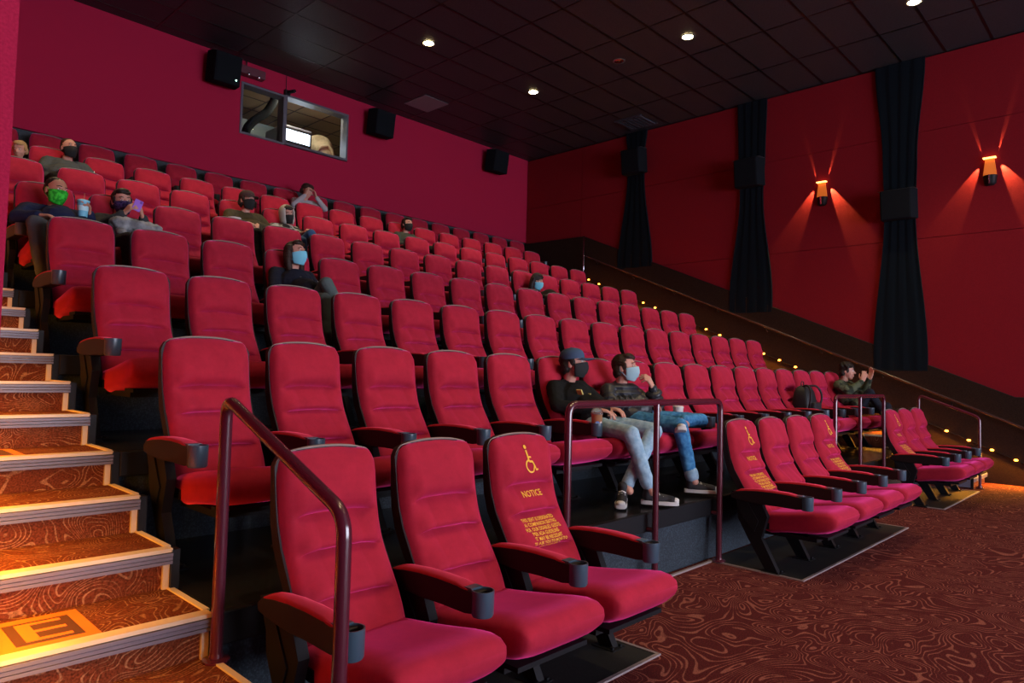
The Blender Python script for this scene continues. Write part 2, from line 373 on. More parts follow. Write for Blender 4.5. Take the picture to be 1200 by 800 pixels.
# box and small camera beside the windows
eb = MB().box((4.98, YB-.2, 4.90+CZ), (5.42, YB-.05, 5.04+CZ)).build('junction_box', mat('maroon box', (.10, .02, .035), .5), bevel=.01)
tag(eb, 'maroon wall box with conduit above the small booth window', 'wall box')
MB().tube([(5.12, YB-.10, 5.03+CZ), (5.12, YB-.10, ZC-.005)], .012, 8).build('conduit', M['chrome'], eb)
MB().ell((5.12, YB-.2, 4.90+CZ), (.035, .03, .03)).ell((5.30, YB-.2, 4.90+CZ), (.035, .03, .03)).build('lamp_head', M['chrome'], eb, smooth=True)
sc_ = MB().tube([(5.87, YB-.05, 4.86+CZ), (5.93, YB-.25, 4.86+CZ)], .03, 10).box((5.83, YB-.11, 4.82+CZ), (5.93, YB-.05, 4.90+CZ)).build('security_camera', M['steelblack'], smooth=False)
tag(sc_, 'small black camera mounted above the post between the booth windows', 'camera')
MB().tube([(5.87, YB-.06, 4.9+CZ), (5.87, YB-.06, ZC-.005)], .006, 6).build('cable', M['steelblack'], sc_)
MB().tube([(5.93, YB-.25, 4.86+CZ), (5.935, YB-.262, 4.86+CZ)], .024, 10).build('lens', M['chrome'], sc_)

# ------------------------------------------------------------------ speakers
def speaker(w, h, d):
    b = MB()   # front narrower than the back is deep, tilted baffle
    prof = [(-w/2, 0), (w/2, 0), (w*.42, -d), (-w*.42, -d)]
    b.prism(prof, 'z', -h/2, h/2)
    return b
def speaker_obj(loc, w, h, d, rz, tilt, label, group):
    root = empty('wall_speaker', loc, label, 'speaker', group, rz)
    T = Matrix.Rotation(tilt, 4, 'X')
    b = speaker(w, h, d); b.v = [tuple(T @ Vector(v)) for v in b.v]; b.build('cabinet', M['speaker'], root, bevel=.015)
    g = MB().box((-w*.38, -d-.008, -h*.45), (w*.38, -d+.004, h*.45)); g.v = [tuple(T @ Vector(v)) for v in g.v]; g.build('grille', M['speaker'], root)
    e = MB().box((-w*.5, -d*.9, h*.5), (w*.5, 0, h*.508)); e.v = [tuple(T @ Vector(v)) for v in e.v]; e.build('top_edge', M['spkedge'], root)
    MB().box((-.05, .0, -.06), (.05, .16, .06)).build('bracket', M['steelblack'], root)
    return root
for i, (x, z) in enumerate(((4.66, 4.80), (7.72, 4.77), (10.88, 4.79))):
    s = speaker_obj((x, YB-.2, z+CZ), .50, .47, .28, 0, R(8), ['black wall speaker at the corner side of the booth windows, near the dark duct', 'black wall speaker just past the bright booth window', 'black wall speaker nearest the far room corner'][i], 'speakers on the back wall')
# small status lamp on the first one
MB().ell((0.12, -.30, -.20), (.012, .006, .012)).build('status_lamp', mat('green status', (.5, 1, .8), .4, emit=(.5, 1, .8), es=6), bpy.data.objects['wall_speaker'], smooth=True)
for i, (y, z, w_, h) in enumerate(((8.10, 4.48, .46, .50), (5.60, 3.78, .46, .50), (3.14, 2.82, .46, .46))):
    s = speaker_obj((XW1-.10, y, z+CZ), w_+.06, h, .26, -R(90), R(6), ['black speaker on the drape nearest the back corner', 'black speaker on the middle wall drape', 'lowest black speaker, on the drape between two glowing wall lamps'][i], 'speakers on the side wall')

# ------------------------------------------------------------------ drapes, pinched in the middle
def drape(yc, prof, zb, label):
    rings = []; n = 22
    zs_ = []
    z = ZC-.01
    while z > zb: zs_.append(z); z -= .12
    zs_.append(zb)
    for z in zs_:
        hw = None
        for (za, ha), (zb2, hb) in zip(prof[:-1], prof[1:]):
            if za >= z >= zb2: t = (za-z)/(za-zb2); t = t*t*(3-2*t); hw = ha*(1-t)+hb*t
        if hw is None: hw = prof[-1][1]
        ring = []
        for k in range(n+1):
            s = -1+2*k/n; fold = .004*math.sin(k*1.1+.6*math.sin(z*1.3)) + .003*math.sin(k*2.3+z)
            ring.append((XW1-.045+fold, yc+s*hw, z))
        for k in range(n, -1, -1): ring.append((XW1-.002, yc+(-1+2*k/n)*hw, z))
        rings.append(ring)
    b = MB(); b.loft(rings); o = b.build('wall_drape', M['curtain'], smooth=True, angle=70); tag(o, label, 'drape', 'black wall drapes'); return o
def slopeZ(y): return (-.157 + (y-1.68)*.4155)+CZ
drape(8.165, [(ZC, .26), (4.7+CZ, .20), (4.2+CZ, .20), (2.3+CZ, .42)], slopeZ(8.165)-.25, 'black wall drape nearest the back corner')
drape(5.63, [(ZC, .28), (4.1+CZ, .25), (3.4+CZ, .215), (1.5+CZ, .40), (0, .42)], slopeZ(5.63)-.25, 'black wall drape between the dim wall and the first glowing lamp')
drape(3.16, [(ZC, .36), (3.6+CZ, .245), (2.75+CZ, .22), (.4+CZ, .385), (0, .4)], slopeZ(3.16)-.25, 'black wall drape between the two glowing wall lamps')

# ------------------------------------------------------------------ downlights
def downlight(x, y, lit, label):
    o = empty('ceiling_downlight', (x, y, ZC-.006), label, 'ceiling light', 'round downlights in the black ceiling')
    MB().lathe([(.105, 0), (.105, -.006), (.085, -.008), (.080, .0)], n=24).build('trim_ring', mat('downlight ring', (.12, .12, .12), .4) if 'ring' not in M else M['ring'], o, smooth=True, angle=40)
    if lit:
        MB().lathe([(.001, -.004), (.078, -.004), (.078, .0), (.001, .0)], n=20).build('lens', M['lamp'], o)
        d = bpy.data.lights.new('downlight_beam', 'SPOT'); d.energy = DOWN_W; d.color = (1, .74, .40); d.spot_size = R(95); d.spot_blend = .8; d.shadow_soft_size = .07
        l = bpy.data.objects.new('downlight_beam', d); C.objects.link(l); l.parent = o; l.location = (0, 0, -.03)
    else:
        MB().lathe([(.001, -.002), (.055, -.02), (.078, -.002)], n=20).build('reflector', M['chrome'], o, smooth=True)
    return o
for x, y, lit, lab in ((6.74, 8.43, 1, 'glowing downlight nearest the wide booth window'), (9.21, 8.44, 1, 'glowing downlight lowest in the row, toward the far corner'),
                       (9.19, 5.28, 1, 'glowing downlight over the middle rows beyond the unlit one'), (9.18, 6.53, 0, 'unlit chrome downlight between two glowing ones'),
                       (10.31, 2.5, 1, 'glowing downlight at the upper edge near the side wall'),
                       (4.27, 8.43, 1, 'downlight above the occupied upper seats'), (1.83, 8.43, 1, 'downlight above the upper aisle stairs'),
                       (4.27, 2.2, 1, 'downlight above the nearest floor seats'), (6.74, 2.2, 1, 'downlight above the floor railing'),
                       (1.83, 1.0, 1, 'downlight above the foot of the near stairs'), (4.27, -.9, 1, 'unseen downlight added as fill above the open front floor')):  # lamp over the open front floor is out of view, added for steep fill
    downlight(x, y, lit, lab)
lt = MB().box((8.0, 10.06, ZC-.012), (8.58, 10.70, ZC-.004)).build('ceiling_access_panel', mat('pale ceiling panel', (.16, .16, .19), .5)); tag(lt, 'pale grey square panel in the black ceiling by the back wall', 'ceiling panel')
vt = MB()
for i in range(7): vt.box((11.4, 7.58+.085*i, ZC-.03), (11.95, 7.63+.085*i, ZC-.006), None)
vt.box((11.37, 7.54, ZC-.025), (11.4, 8.18, ZC-.004)).box((11.95, 7.54, ZC-.025), (11.98, 8.18, ZC-.004))
vo = vt.build('ceiling_vent', mat('vent metal', (.05, .055, .07), .35)); tag(vo, 'dark louvred ceiling vent over the first drape', 'ceiling vent')

# ------------------------------------------------------------------ wall sconces
def sconce(y, z, label):
    o = empty('wall_sconce', (XW1, y, z), label, 'wall lamp', 'glowing wall lamps')
    half = [(-.035*0, 0)]
    def hc(r, n=12): return [(-abs(r*math.cos(math.pi*(k/n)-math.pi/2))-.0, r*math.sin(math.pi*(k/n)-math.pi/2)) for k in range(n+1)]
    # bottom cup: black half cylinder, chrome strip standing in for its highlight; amber plate; thin glowing slot on top
    b = MB(); rings = []
    for zz, r in ((-.42, .045), (-.39, .075), (-.27, .092)): rings.append([(p[0]*.9-.001, p[1], zz) for p in hc(r)])
    b.loft(rings).build('lower_cup', M['steelblack'], o, smooth=True, angle=50)
    MB().tube([(-.078, 0, -.40), (-.090, 0, -.27)], .012, 8).build('highlight_strip', M['chrome'], o)
    MB().prism([(-.085, -.265), (.085, -.265), (.055, -.02), (-.055, -.02)], 'x', -.03, -.004).build('amber_plate', mat('amber glass', (.9, .25, .05), .4, emit=(1, .20, .015), es=.28), o)
    MB().box((-.07, -.080, -.018), (-.004, .080, -.004)).build('top_slot', mat('hot slot', (1, .6, .3), .4, emit=(1, .42, .10), es=5), o)
    for s in (-1, 1):
        for (el, cone, e, ang) in ((-1, 27, 1.0, 27), (1, 9, .40, 14)):
            d = bpy.data.lights.new('sconce_beam', 'SPOT'); d.energy = SCONCE_W*e*(1.3 if s < 0 else .7); d.color = (1, .78, .22); d.spot_size = R(cone); d.spot_blend = .45; d.shadow_soft_size = .004
            l = bpy.data.objects.new('sconce_beam', d); C.objects.link(l); l.parent = o
            l.location = (-.045 if el < 0 else -.016, s*.084, .01 if el > 0 else -.02)
            dr = Vector((.10 if el < 0 else .07, s*math.sin(R(ang)), el*math.cos(R(ang))))
            l.rotation_euler = dr.to_track_quat('-Z', 'Y').to_euler()
    return o
sconce(4.37, 3.44+CZ, 'glowing orange wall lamp between two black drapes')
sconce(1.96, 3.38+CZ, 'glowing orange wall lamp nearest the screen end of the wall')

# ------------------------------------------------------------------ aisle light strings
def led_string(x, side, y0, y1, label, power):
    o = empty('aisle_light_string', (x, y0, 0), label, 'light string')
    n = int((y1-y0)/.2835); z = lambda y: 2.12+CZ+(y-9.325)*.4125
    MB().tube([(0, 0, z(y0)), (0, y1-y0, z(y1))], .008, 6).build('tube', M['blacktrim'], o)
    for i in range(n+1):
        y = y1-.2835*i
        b = MB().ell((-side*.012, y-y0, z(y)), (.018, .026, .016), nu=8, nv=6).build('bulb', M['led'], o, smooth=True)
    k = 5; seg = (y1-y0)/k
    for i in range(k):
        d = bpy.data.lights.new('aisle_glow', 'AREA'); d.shape = 'RECTANGLE'; d.size = seg; d.size_y = .03; d.energy = LED_W*power/k*(y1-y0)/4; d.color = (1, .37, .03); d.spread = R(125)
        l = bpy.data.objects.new('aisle_glow', d); C.objects.link(l); l.parent = o
        ym = y0+seg*(i+.5); l.location = (-side*.035, ym-y0, z(ym)+.0)
        # X axis of the light along the slope, light pointing down and inwards
        ax = Vector((0, 1, .4125)).normalized(); dr = Vector((-side*.50, .1, -.9)).normalized(); dr = (dr-ax*dr.dot(ax)).normalized()
        Z = -dr; Y_ = Z.cross(ax); l.rotation_euler = Matrix(((ax.x, Y_.x, Z.x), (ax.y, Y_.y, Z.y), (ax.z, Y_.z, Z.z))).to_euler()
    return o
led_string(XW1-.055, 1, 1.15, 9.325, 'string of amber lights climbing the far dark wall', 2.0)
led_string(XW0+.015, -1, 2.2, 9.325, 'string of amber lights above the nearest aisle stairs', .85)

# ------------------------------------------------------------------ railings
def rail(name, path, posts, label, r=.021, mt='rail', flange=True, extra=None):
    o = empty(name, path[0], label, 'railing'); b0 = Vector(path[0])
    MB().tube([Vector(p)-b0 for p in bend(path, .07)], r, 12).build('rail_tube', M[mt], o, smooth=True, angle=60)
    for (a, b) in posts:
        MB().tube([Vector(a)-b0, Vector(b)-b0], r*.95, 12).build('post', M[mt], o, smooth=True, angle=60)
    if flange:
        feet = [b for a, b in posts] + [path[0], path[-1]]
        for f in feet:
            f = Vector(f)-b0; MB().lathe([(.05, 0), (.05, .008), (.026, .014), (.024, .03)], f, 16, True).build('foot_flange', M[mt], o, smooth=True, angle=40)
    return o
rail('handrail', [(1.165, 2.60, .31), (1.165, 2.60, 1.285), (1.165, 1.78, .975), (1.165, 1.78, 0.01)], [], 'maroon sloping handrail at the foot of the nearest stairs', r=.023)
ro = rail('guard_rail', [(3.17, 2.565, .01), (3.17, 2.565, 1.232), (5.03, 2.565, 1.232), (5.03, 2.565, .01)], [((4.12, 2.565, 1.23), (4.12, 2.565, .01))], 'maroon guard rail standing before the two men in jeans', r=.023)
for x in (4.12, 5.03):
    MB().tube([Vector((x-3.17, 0, .36)), Vector((x-3.17, .06, .36))], .018, 10).build('wall_clamp', M['rail'], ro, smooth=True, angle=60)
rail('guard_rail', [(7.44, 2.53, .01), (7.44, 2.53, 1.255), (9.06, 2.53, 1.255), (9.06, 2.53, .01)], [((8.21, 2.53, 1.25), (8.21, 2.53, .01))], 'maroon guard rail before the seat with the black backpack', r=.021)
rail('handrail', [(11.32, 2.70, .473+.0), (11.32, 2.70, 1.25), (11.36, 1.97, .97), (11.36, 1.97, .01)], [], 'short handrail at the foot of the far stairs', r=.020)
# wall handrail along the far stairs
wr = empty('wall_handrail', (XW1-.12, 1.0, 0), 'long dark handrail fixed along the far sloping wall', 'handrail')
zr = lambda y: 2.495+CZ+(y-9.027)*.412
pp_ = [(0, 8.4, zr(9.4)), (0, 2.1, zr(3.1)), (0, .0, zr(1.0))]
MB().tube(pp_, .019, 10).build('rail_tube', mat('dark rail', (.05, .025, .025), .18, spec=.8), wr, smooth=True, angle=60)
for i in range(9):
    y = 1.5+i*.95
    MB().tube([(0, y-1, zr(y)-.01), (.03, y-1, zr(y)-.07), (.09, y-1, zr(y)-.08)], .009, 8).build('bracket', M['steelblack'], wr, smooth=True)
pl_ = MB().tube([(XW1-.16, 9.40, rowZ(6)+.3), (XW1-.16, 9.40, 3.08+CZ)], .016, 10).build('corner_pole', M['chrome'], smooth=True); tag(pl_, 'thin steel pole at the top corner of the dark wainscot', 'pole')

# row markers on the stairs
def marker(j, label, letter):
    y = nosY(j); z = nosZ(j)+.001; o = empty('row_marker', (.59, y+.055, z), label, 'row marker')
    MB().box((-.25, -.01, 0), (.215, .32, .003)).build('plate', M['orangeplate'], o)
    MB().box((-.024, .035, .002), (.175, .270, .0045)).build('inner_square', M['brownplate'], o)
    if letter:
        e = MB(); e.box((.008, .056, .004), (.050, .250, .006))
        for a in (.056, .142, .228): e.box((.0501, a, .004), (.145, a+.022, .006))
        e.build('letter', M['orangeplate'], o)
    return o
marker(0, 'orange row marker with a bold letter E on the wide lower stair tread', True)
marker(3, 'orange row marker plate on a higher stair tread', False)

# ================================================================== CINEMA SEATS
# seat frame: x = 0 at the middle of the back, y = 0 at the top of the back, z = 0 at the platform, facing -y
BP = [(.34, -.275), (.42, -.25), (.50, -.215), (.60, -.150), (.68, -.095), (.76, -.058), (.87, -.032), (1.0, -.012), (1.08, -.004)]
def lerp_prof(P, t):
    if t <= P[0][0]: return P[0][1]
    for (a, va), (b, vb) in zip(P[:-1], P[1:]):
        if t <= b: return va+(vb-va)*(t-a)/(b-a)
    return P[-1][1]
def base_y(z):  # smoothed profile
    return sum(lerp_prof(BP, z+d) for d in (-.04, -.02, 0, .02, .04))/5
CR = [.345, .535, .70, .84, 1.10]      # creases: bottom, low, middle, upper, top
def sstep(a, b, x):
    t = max(0, min(1, (x-a)/(b-a))); return t*t*(3-2*t)
def back_y(u, z):
    au = abs(u)
    mid = 1-sstep(.62, .86, au)
    bul = 0
    for a, b in zip(CR[:-1], CR[1:]):
        if a <= z < b:
            t = (z-a)/(b-a); amp = .054 if b < 1.05 else .056
            bul = amp*(math.sin(math.pi/2*min(1, t/.27))**.72)*(1-max(0, (t-.27)/.73)**1.1)**.95 - .006*math.exp(-(t/.05)**2)
    vs = .006*math.exp(-((au-.42)/.035)**2)*(1 if z < .84 else 0)   # vertical stitching
    side = .012*math.exp(-((au-.80)/.16)**2)
    y = base_y(z) - bul*mid - side - .010*(1-mid)*.0 + vs*mid
    y -= (1-mid)*.012
    y += .038*max(0, (au-.86)/.14)**2
    y += .030*max(0, (z-1.03)/.06)**2
    return y
HW = .228
def top_z(u): au = abs(u); return 1.083 - .030*au**2.2 - .040*max(0, (au-.80)/.20)**2.2
def back_cushion():
    us = [-1, -.985, -.95, -.90, -.84, -.78, -.70, -.60, -.50, -.44, -.40, -.30, -.15, 0, .15, .30, .40, .44, .50, .60, .70, .78, .84, .90, .95, .985, 1]
    zs = []
    for a, b in zip(CR[:-1], CR[1:]):
        for t in (.0, .015, .04, .08, .13, .20, .32, .48, .66, .84, .96): zs.append(a+(b-a)*t)
    zs.append(1.10); n = len(us); vs = []; fs = []
    for z in zs:
        s = (z-.345)/(1.10-.345)
        for u in us:
            zz = .345+(top_z(u)-.345)*s
            wob = .003*math.sin(9*u+z*14)
            vs.append((u*HW, back_y(u, .345+(1.10-.345)*s)+wob*.5, zz))
    m = len(zs)
    for j in range(m-1):
        for i in range(n-1): fs.append((j*n+i, j*n+i+1, (j+1)*n+i+1, (j+1)*n+i))
    # side wall to the back
    rim = [j*n for j in range(m)] + [(m-1)*n+i for i in range(1, n)] + [j*n+n-1 for j in range(m-2, -1, -1)] + [i for i in range(n-2, 0, -1)]
    base = len(vs)
    for r_ in rim:
        x, y, z = vs[r_]; vs.append((x*.985, base_y(z)+.052, z*1.0-(.006 if z > 1.0 else 0)))
    k = len(rim)
    for i in range(k): fs.append((rim[i], rim[(i+1) % k], base+(i+1) % k, base+i))
    fs.append(tuple(base+i for i in range(k)))
    return MB().add(vs, fs)
def back_shell():
    us = [-1, -.97, -.9, -.6, -.2, .2, .6, .9, .97, 1]; zs = [.30, .36, .45, .55, .65, .75, .85, .95, 1.03, 1.10]; rows = []
    def P(u, s, d):
        tz = top_z(u)+.001; z = .30+(tz-.30)*s; x = u*(HW+.005)
        th = .050+.045*math.sin(math.pi*min(1, s*1.05))
        y = base_y(z)+.035 + (th if d else 0)*(1-.35*abs(u)**4)
        return (x, y, z)
    b = MB(); n = len(us); m = len(zs); vs = []; fs = []
    for d in (0, 1):
        for z in zs:
            s = (z-.30)/.80
            for u in us: vs.append(P(u, s, d))
    N = n*m
    for j in range(m-1):
        for i in range(n-1):
            q = (j*n+i, j*n+i+1, (j+1)*n+i+1, (j+1)*n+i); fs.append(tuple(a+N for a in q)); fs.append(q[::-1])
    rim = [j*n for j in range(m)] + [(m-1)*n+i for i in range(1, n)] + [j*n+n-1 for j in range(m-2, -1, -1)] + [i for i in range(n-2, 0, -1)]
    for i in range(len(rim)): a, c = rim[i], rim[(i+1) % len(rim)]; fs.append((a, c, c+N, a+N))
    return b.add(vs, fs)
def shell_rim():
    pts = []
    for u in [-1]: 
        for z in (.75, .95): pts.append((-HW-.004, base_y(z)+.048, z))
    for i in range(-20, 21):
        u = i/20; z = top_z(u)+.002; pts.append((u*(HW+.004), base_y(z)+.040, z))
    for z in (.95, .75): pts.append((HW+.004, base_y(z)+.048, z))
    n = len(pts); return MB().tube(pts, [.0012+.0052*min(1, max(0, 4*(min(i, n-1-i)-2)/n)) for i in range(n)], 6)
def seat_cushion():
    st = [(-.225, .33, .385, .215), (-.245, .28, .418, .232), (-.33, .262, .428, .240), (-.45, .285, .444, .244), (-.56, .298, .462, .247), (-.66, .308, .480, .250), (-.73, .325, .488, .250), (-.775, .345, .482, .247), (-.803, .372, .462, .240), (-.815, .40, .435, .228)]
    rings = []; N = 32
    for y, zb, zt, hw in st:
        zc, hz = (zb+zt)/2, (zt-zb)/2; ring = []
        for k in range(N):
            a = 2*math.pi*k/N; c, s = math.cos(a), math.sin(a); e = .42
            x = hw*abs(c)**e*(1 if c >= 0 else -1); z = zc+hz*abs(s)**e*(1 if s >= 0 else -1)
            if s > .5: z -= .016*math.exp(-(x/.12)**2)*(1-abs(y+.5)*2.2 if abs(y+.5) < .45 else 0)
            ring.append((x, y, z))
        rings.append(ring)
    return MB().loft(rings)
ARM = [(-.10, .563), (-.18, .576), (-.28, .585), (-.40, .588), (-.50, .585), (-.60, .577), (-.615, .575)]
def arm_body():
    poly = ARM + [(-.615, .497), (-.56, .488), (-.42, .490), (-.30, .486), (-.17, .492), (-.07, .505), (-.06, .535)]
    return MB().prism(poly, 'x', -.037, .037)
def arm_pad():
    rings = []
    for y, z in [(-.105, .563), (-.13, .568)] + ARM[1:-2] + [(-.56, .581), (-.575, .578)]:
        h = .009 if -.56 < y < -.12 else .002
        rings.append([(-.036, y, z-.004), (-.034, y, z+h*.6), (-.024, y, z+h), (0, y, z+h*1.15), (.024, y, z+h), (.034, y, z+h*.6), (.036, y, z-.004)])
    return MB().loft(rings)
def cup_holder(): return MB().lathe([(.001, .487), (.038, .487), (.0425, .495), (.0435, .578), (.0435, .584), (.0385, .584), (.0375, .575), (.034, .50), (.001, .498)], (0, -.625, 0), 24)
def cup_tab():
    return MB().box((-.030, -.592, .578), (.030, -.552, .586))
def standard():
    b = MB()
    b.prism([(-.10, .53), (-.17, .53), (-.30, .495), (-.345, .40), (-.30, .24), (-.425, .012), (-.335, .012), (-.20, .22), (-.12, .36)], 'x', -.022, .022)
    b.prism([(-.07, .56), (-.15, .56), (-.28, .36), (-.25, .28), (-.17, .36)], 'x', -.030, .030)
    return b
def std_foot(): return MB().box((-.055, -.45, 0), (.055, -.31, .010)).lathe([(.001, .022), (.010, .022), (.010, .008)], (-.035, -.43, 0), 8).lathe([(.001, .022), (.010, .022), (.010, .008)], (.035, -.43, 0), 8)
def seat_pan(): return MB().box((-.20, -.66, .255), (.20, -.24, .285)).box((-.245, -.33, .30), (.245, -.22, .345)).box((-.21, -.74, .285), (.21, -.60, .305))

me_cush = back_cushion().mesh('back_cushion', M['velvet'], True, 60)
me_shell = back_shell().mesh('back_shell', M['shell'], True, 50)
me_rim = shell_rim().mesh('shell_rim', M['piping'], True)
me_seat = seat_cushion().mesh('seat_cushion', M['velvet'], True)
me_arm = arm_body().mesh('armrest', M['armblack'])
me_pad = arm_pad().mesh('arm_pad', M['pad'], True, 60)
me_cup = cup_holder().mesh('cup_holder', M['cup'], True, 40)
me_tab = cup_tab().mesh('cup_tab', M['cup'])
me_std = standard().mesh('seat_leg', M['steelblack'])
me_foot = std_foot().mesh('foot_plate', M['steelblack'])
me_pan = seat_pan().mesh('seat_pan', M['steelblack'])
def link(me, name, parent, loc=(0, 0, 0), bevel=0):
    o = bpy.data.objects.new(name, me); C.objects.link(o); o.parent = parent; o.location = loc
    if bevel:
        b = o.modifiers.new('bevel', 'BEVEL'); b.width = bevel; b.segments = 2; b.limit_method = 'ANGLE'
    return o
def add_arm(root, x):
    l = link(me_std, 'seat_leg', root, (x, 0, 0)); link(me_foot, 'foot_plate', l)
    a = link(me_arm, 'armrest', root, (x, 0, 0), .006)
    link(me_pad, 'arm_pad', a); link(me_cup, 'cup_holder', a); link(me_tab, 'cup_tab', a)
def make_seat(last):
    o = empty('cinema_seat', (0, 0, 0))
    c = link(me_cush, 'back_cushion', o); s = link(me_shell, 'back_shell', o); link(me_rim, 'shell_rim', s)
    link(me_seat, 'seat_cushion', o); link(me_pan, 'seat_pan', o)
    add_arm(o, -.29)
    if last: add_arm(o, .29)
    return o
proto = make_seat(False); proto_end = make_seat(True)
used = set()
def seat_at(x, k, end, label, group):
    p = proto_end if end else proto
    if p not in used: used.add(p); o = p
    else: o = copy_tree(p)
    o.location = (x, rowY(k), rowZ(k)); o['label'] = label; o['category'] = 'seat'; o['group'] = group
    return o
ORD = ['first', 'second', 'third', 'fourth', 'fifth', 'sixth', 'seventh', 'eighth', 'ninth', 'tenth', 'eleventh', 'twelfth', 'thirteenth', 'fourteenth', 'fifteenth', 'sixteenth', 'seventeenth', 'eighteenth']
RN = ['floor row', 'first raised row', 'second raised row', 'third raised row', 'fourth raised row', 'fifth raised row', 'sixth raised row', 'top row along the wall']
def seat_x(k, i): return XL+PITCH*i+.2325 + (-.03 if k == 6 else 0)
NOTE = {(1, 5): 'under the man in the blue cap', (1, 6): 'under the man in the puffer jacket', (1, 16): 'under the man in camouflage', (1, 13): 'holding a black backpack',
        (3, 3): 'under the long-haired man', (4, 11): 'under the person in the dark beanie', (4, 0): 'under the man in the green mask', (4, 1): 'under the woman with the phone',
        (5, 4): 'under the man in olive', (5, 5): 'under the hooded person', (6, 10): 'under the man in grey green', (6, 1): 'under the balding man'}
for k in range(1, 7):
    for i in range(17):
        lab = 'red velvet seat, %s from the near aisle in the %s' % (ORD[i], RN[k])
        if (k, i) in NOTE: lab = 'red seat %s, %s in the %s' % (NOTE[(k, i)], ORD[i], RN[k])
        seat_at(seat_x(k, i), k, i == 16, lab, 'red seats in the '+RN[k])
for i in range(18): seat_at(1.528+.2325+PITCH*i, 7, i == 17, 'red velvet seat, %s from the near end of the top row along the wall' % ORD[i], 'red seats in the top row')
floor_x = []
for g, (x0, n, nm) in enumerate(((1.347, 3, 'three nearest floor seats'), (1.347+6.5*PITCH, 4, 'middle four floor seats'), (1.347+13.5*PITCH, 3, 'far three floor seats'))):
    for i in range(n):
        x = x0+PITCH*i+.2325
        o = seat_at(x, 0, i == n-1, 'red velvet seat, %s from the left, in the %s' % (ORD[i], nm), 'red floor seats')
        floor_x.append((x, g, i, o))

# ---- gold embroidery
def text_mesh(body, size, spacing=1.0, line=1.0, bold=0.0):
    cu = bpy.data.curves.new('t', 'FONT'); cu.body = body; cu.size = size; cu.align_x = 'CENTER'; cu.align_y = 'TOP'
    cu.space_line = line; cu.space_character = spacing; cu.resolution_u = 2; cu.offset = bold
    to = bpy.data.objects.new('t', cu); C.objects.link(to)
    dg = bpy.context.evaluated_depsgraph_get(); me = bpy.data.meshes.new_from_object(to.evaluated_get(dg))
    vs = [tuple(v.co) for v in me.vertices]; fs = [tuple(p.vertices) for p in me.polygons]
    bpy.data.objects.remove(to); bpy.data.meshes.remove(me); bpy.data.curves.remove(cu)
    return vs, fs
def lay(vs, zc):  # lay flat lettering on the curved back
    out = []
    for x, y, _ in vs:
        z = zc+y; out.append((x, back_y(x/HW, .345+(z-.345)*(1.10-.345)/(top_z(x/HW)-.345))-.0035, z))
    return out
def flat_poly(fn, pts_a, pts_b):
    """strip between two polylines"""
    n = len(pts_a); fn += list(zip(pts_a, pts_b)); return fn
def icon():
    b = MB(); t = .007
    def strip(pts, w):
        P = [Vector((x, y, 0)) for x, y in pts]; L_, R_ = [], []
        for i, p in enumerate(P):
            d = (P[min(i+1, len(P)-1)]-P[max(i-1, 0)]).normalized(); nn = Vector((-d.y, d.x, 0))*w/2
            L_.append(p+nn); R_.append(p-nn)
        n = len(P); b.add(L_+R_, [(i, i+1, n+i+1, n+i) for i in range(n-1)])
    c = (-.012, .070); b.add([(c[0]+.010*math.cos(a*math.pi/8), c[1]+.010*math.sin(a*math.pi/8), 0) for a in range(16)], [tuple(range(16))])
    strip([(-.011, .055), (-.009, .035), (-.008, .010), (-.007, .0)], .011)
    strip([(-.008, .022), (.014, .020)], .008)
    strip([(-.007, .0), (.004, .0), (.018, -.002)], .010)
    strip([(.016, .0), (.024, -.022), (.030, -.042), (.043, -.038)], .009)
    strip([(-.012+.0, .008)] + [(-.006+.029*math.cos(a), -.022+.029*math.sin(a)) for a in [R(105+i*15) for i in range(14)]] + [(.022, -.022)], .008)
    # split long faces is not needed: the panel is gently curved here
    return b.v, b.f
def embroidery(seat):
    v, f = icon(); root = None
    MB().add(lay([(x*1.05, y*1.05, 0) for x, y, _ in v], .945), f).build('wheelchair_symbol', M['gold'], seat)
    v, f = text_mesh('NOTICE', .040, 1.02, bold=.0006); MB().add(lay(v, .800), f).build('notice_word', M['gold'], seat)
    v, f = text_mesh('THIS SEAT IS DESIGNATED\nAS COMPANION SEATING\nFOR OUR DISABLED GUESTS\nPER ADA GUIDELINES\nIT MAY BE NECESSARY\nTO ASK YOU TO MOVE TO\nANOTHER SEAT', .0205, 1.0, .95, .0004)
    MB().add(lay(v, .668), f).build('notice_text', M['gold'], seat)
for x, g, i, o in floor_x:
    if (g, i) in ((0, 2), (1, 0), (1, 3), (2, 0)):
        embroidery(o); o['label'] = ['red seat lettered in gold beside the empty wheelchair space, nearest the camera', 'red seat lettered in gold at the near end of the four floor seats', 'gold lettered red seat nearest in the far group of three floor seats'][g] if (g, i) != (1, 3) else 'red seat lettered in gold at the far end of the four floor seats'

# ================================================================== PEOPLE
def V(*a): return Vector(a)
def sculpt(mb, name, material, parent, vox, smooth=4, disp=0., dscale=.08):
    """fuse the overlapping shapes of mb into one continuous skin"""
    me = mb.mesh(name, material); o = bpy.data.objects.new(name, me); C.objects.link(o)
    m = o.modifiers.new('r', 'REMESH'); m.mode = 'VOXEL'; m.voxel_size = vox; m.use_smooth_shade = True
    if smooth: q = o.modifiers.new('s', 'SMOOTH'); q.factor = .5; q.iterations = smooth
    if disp:
        t = bpy.data.textures.new('folds', 'CLOUDS'); t.noise_scale = dscale; t.noise_depth = 2
        d = o.modifiers.new('d', 'DISPLACE'); d.texture = t; d.strength = disp; d.mid_level = .5
    dg = bpy.context.evaluated_depsgraph_get(); dg.update()
    me2 = bpy.data.meshes.new_from_object(o.evaluated_get(dg)); o.modifiers.clear(); o.data = me2
    me2.materials.clear(); me2.materials.append(material)
    for p in me2.polygons: p.use_smooth = True; p.material_index = 0
    o.parent = parent; return o
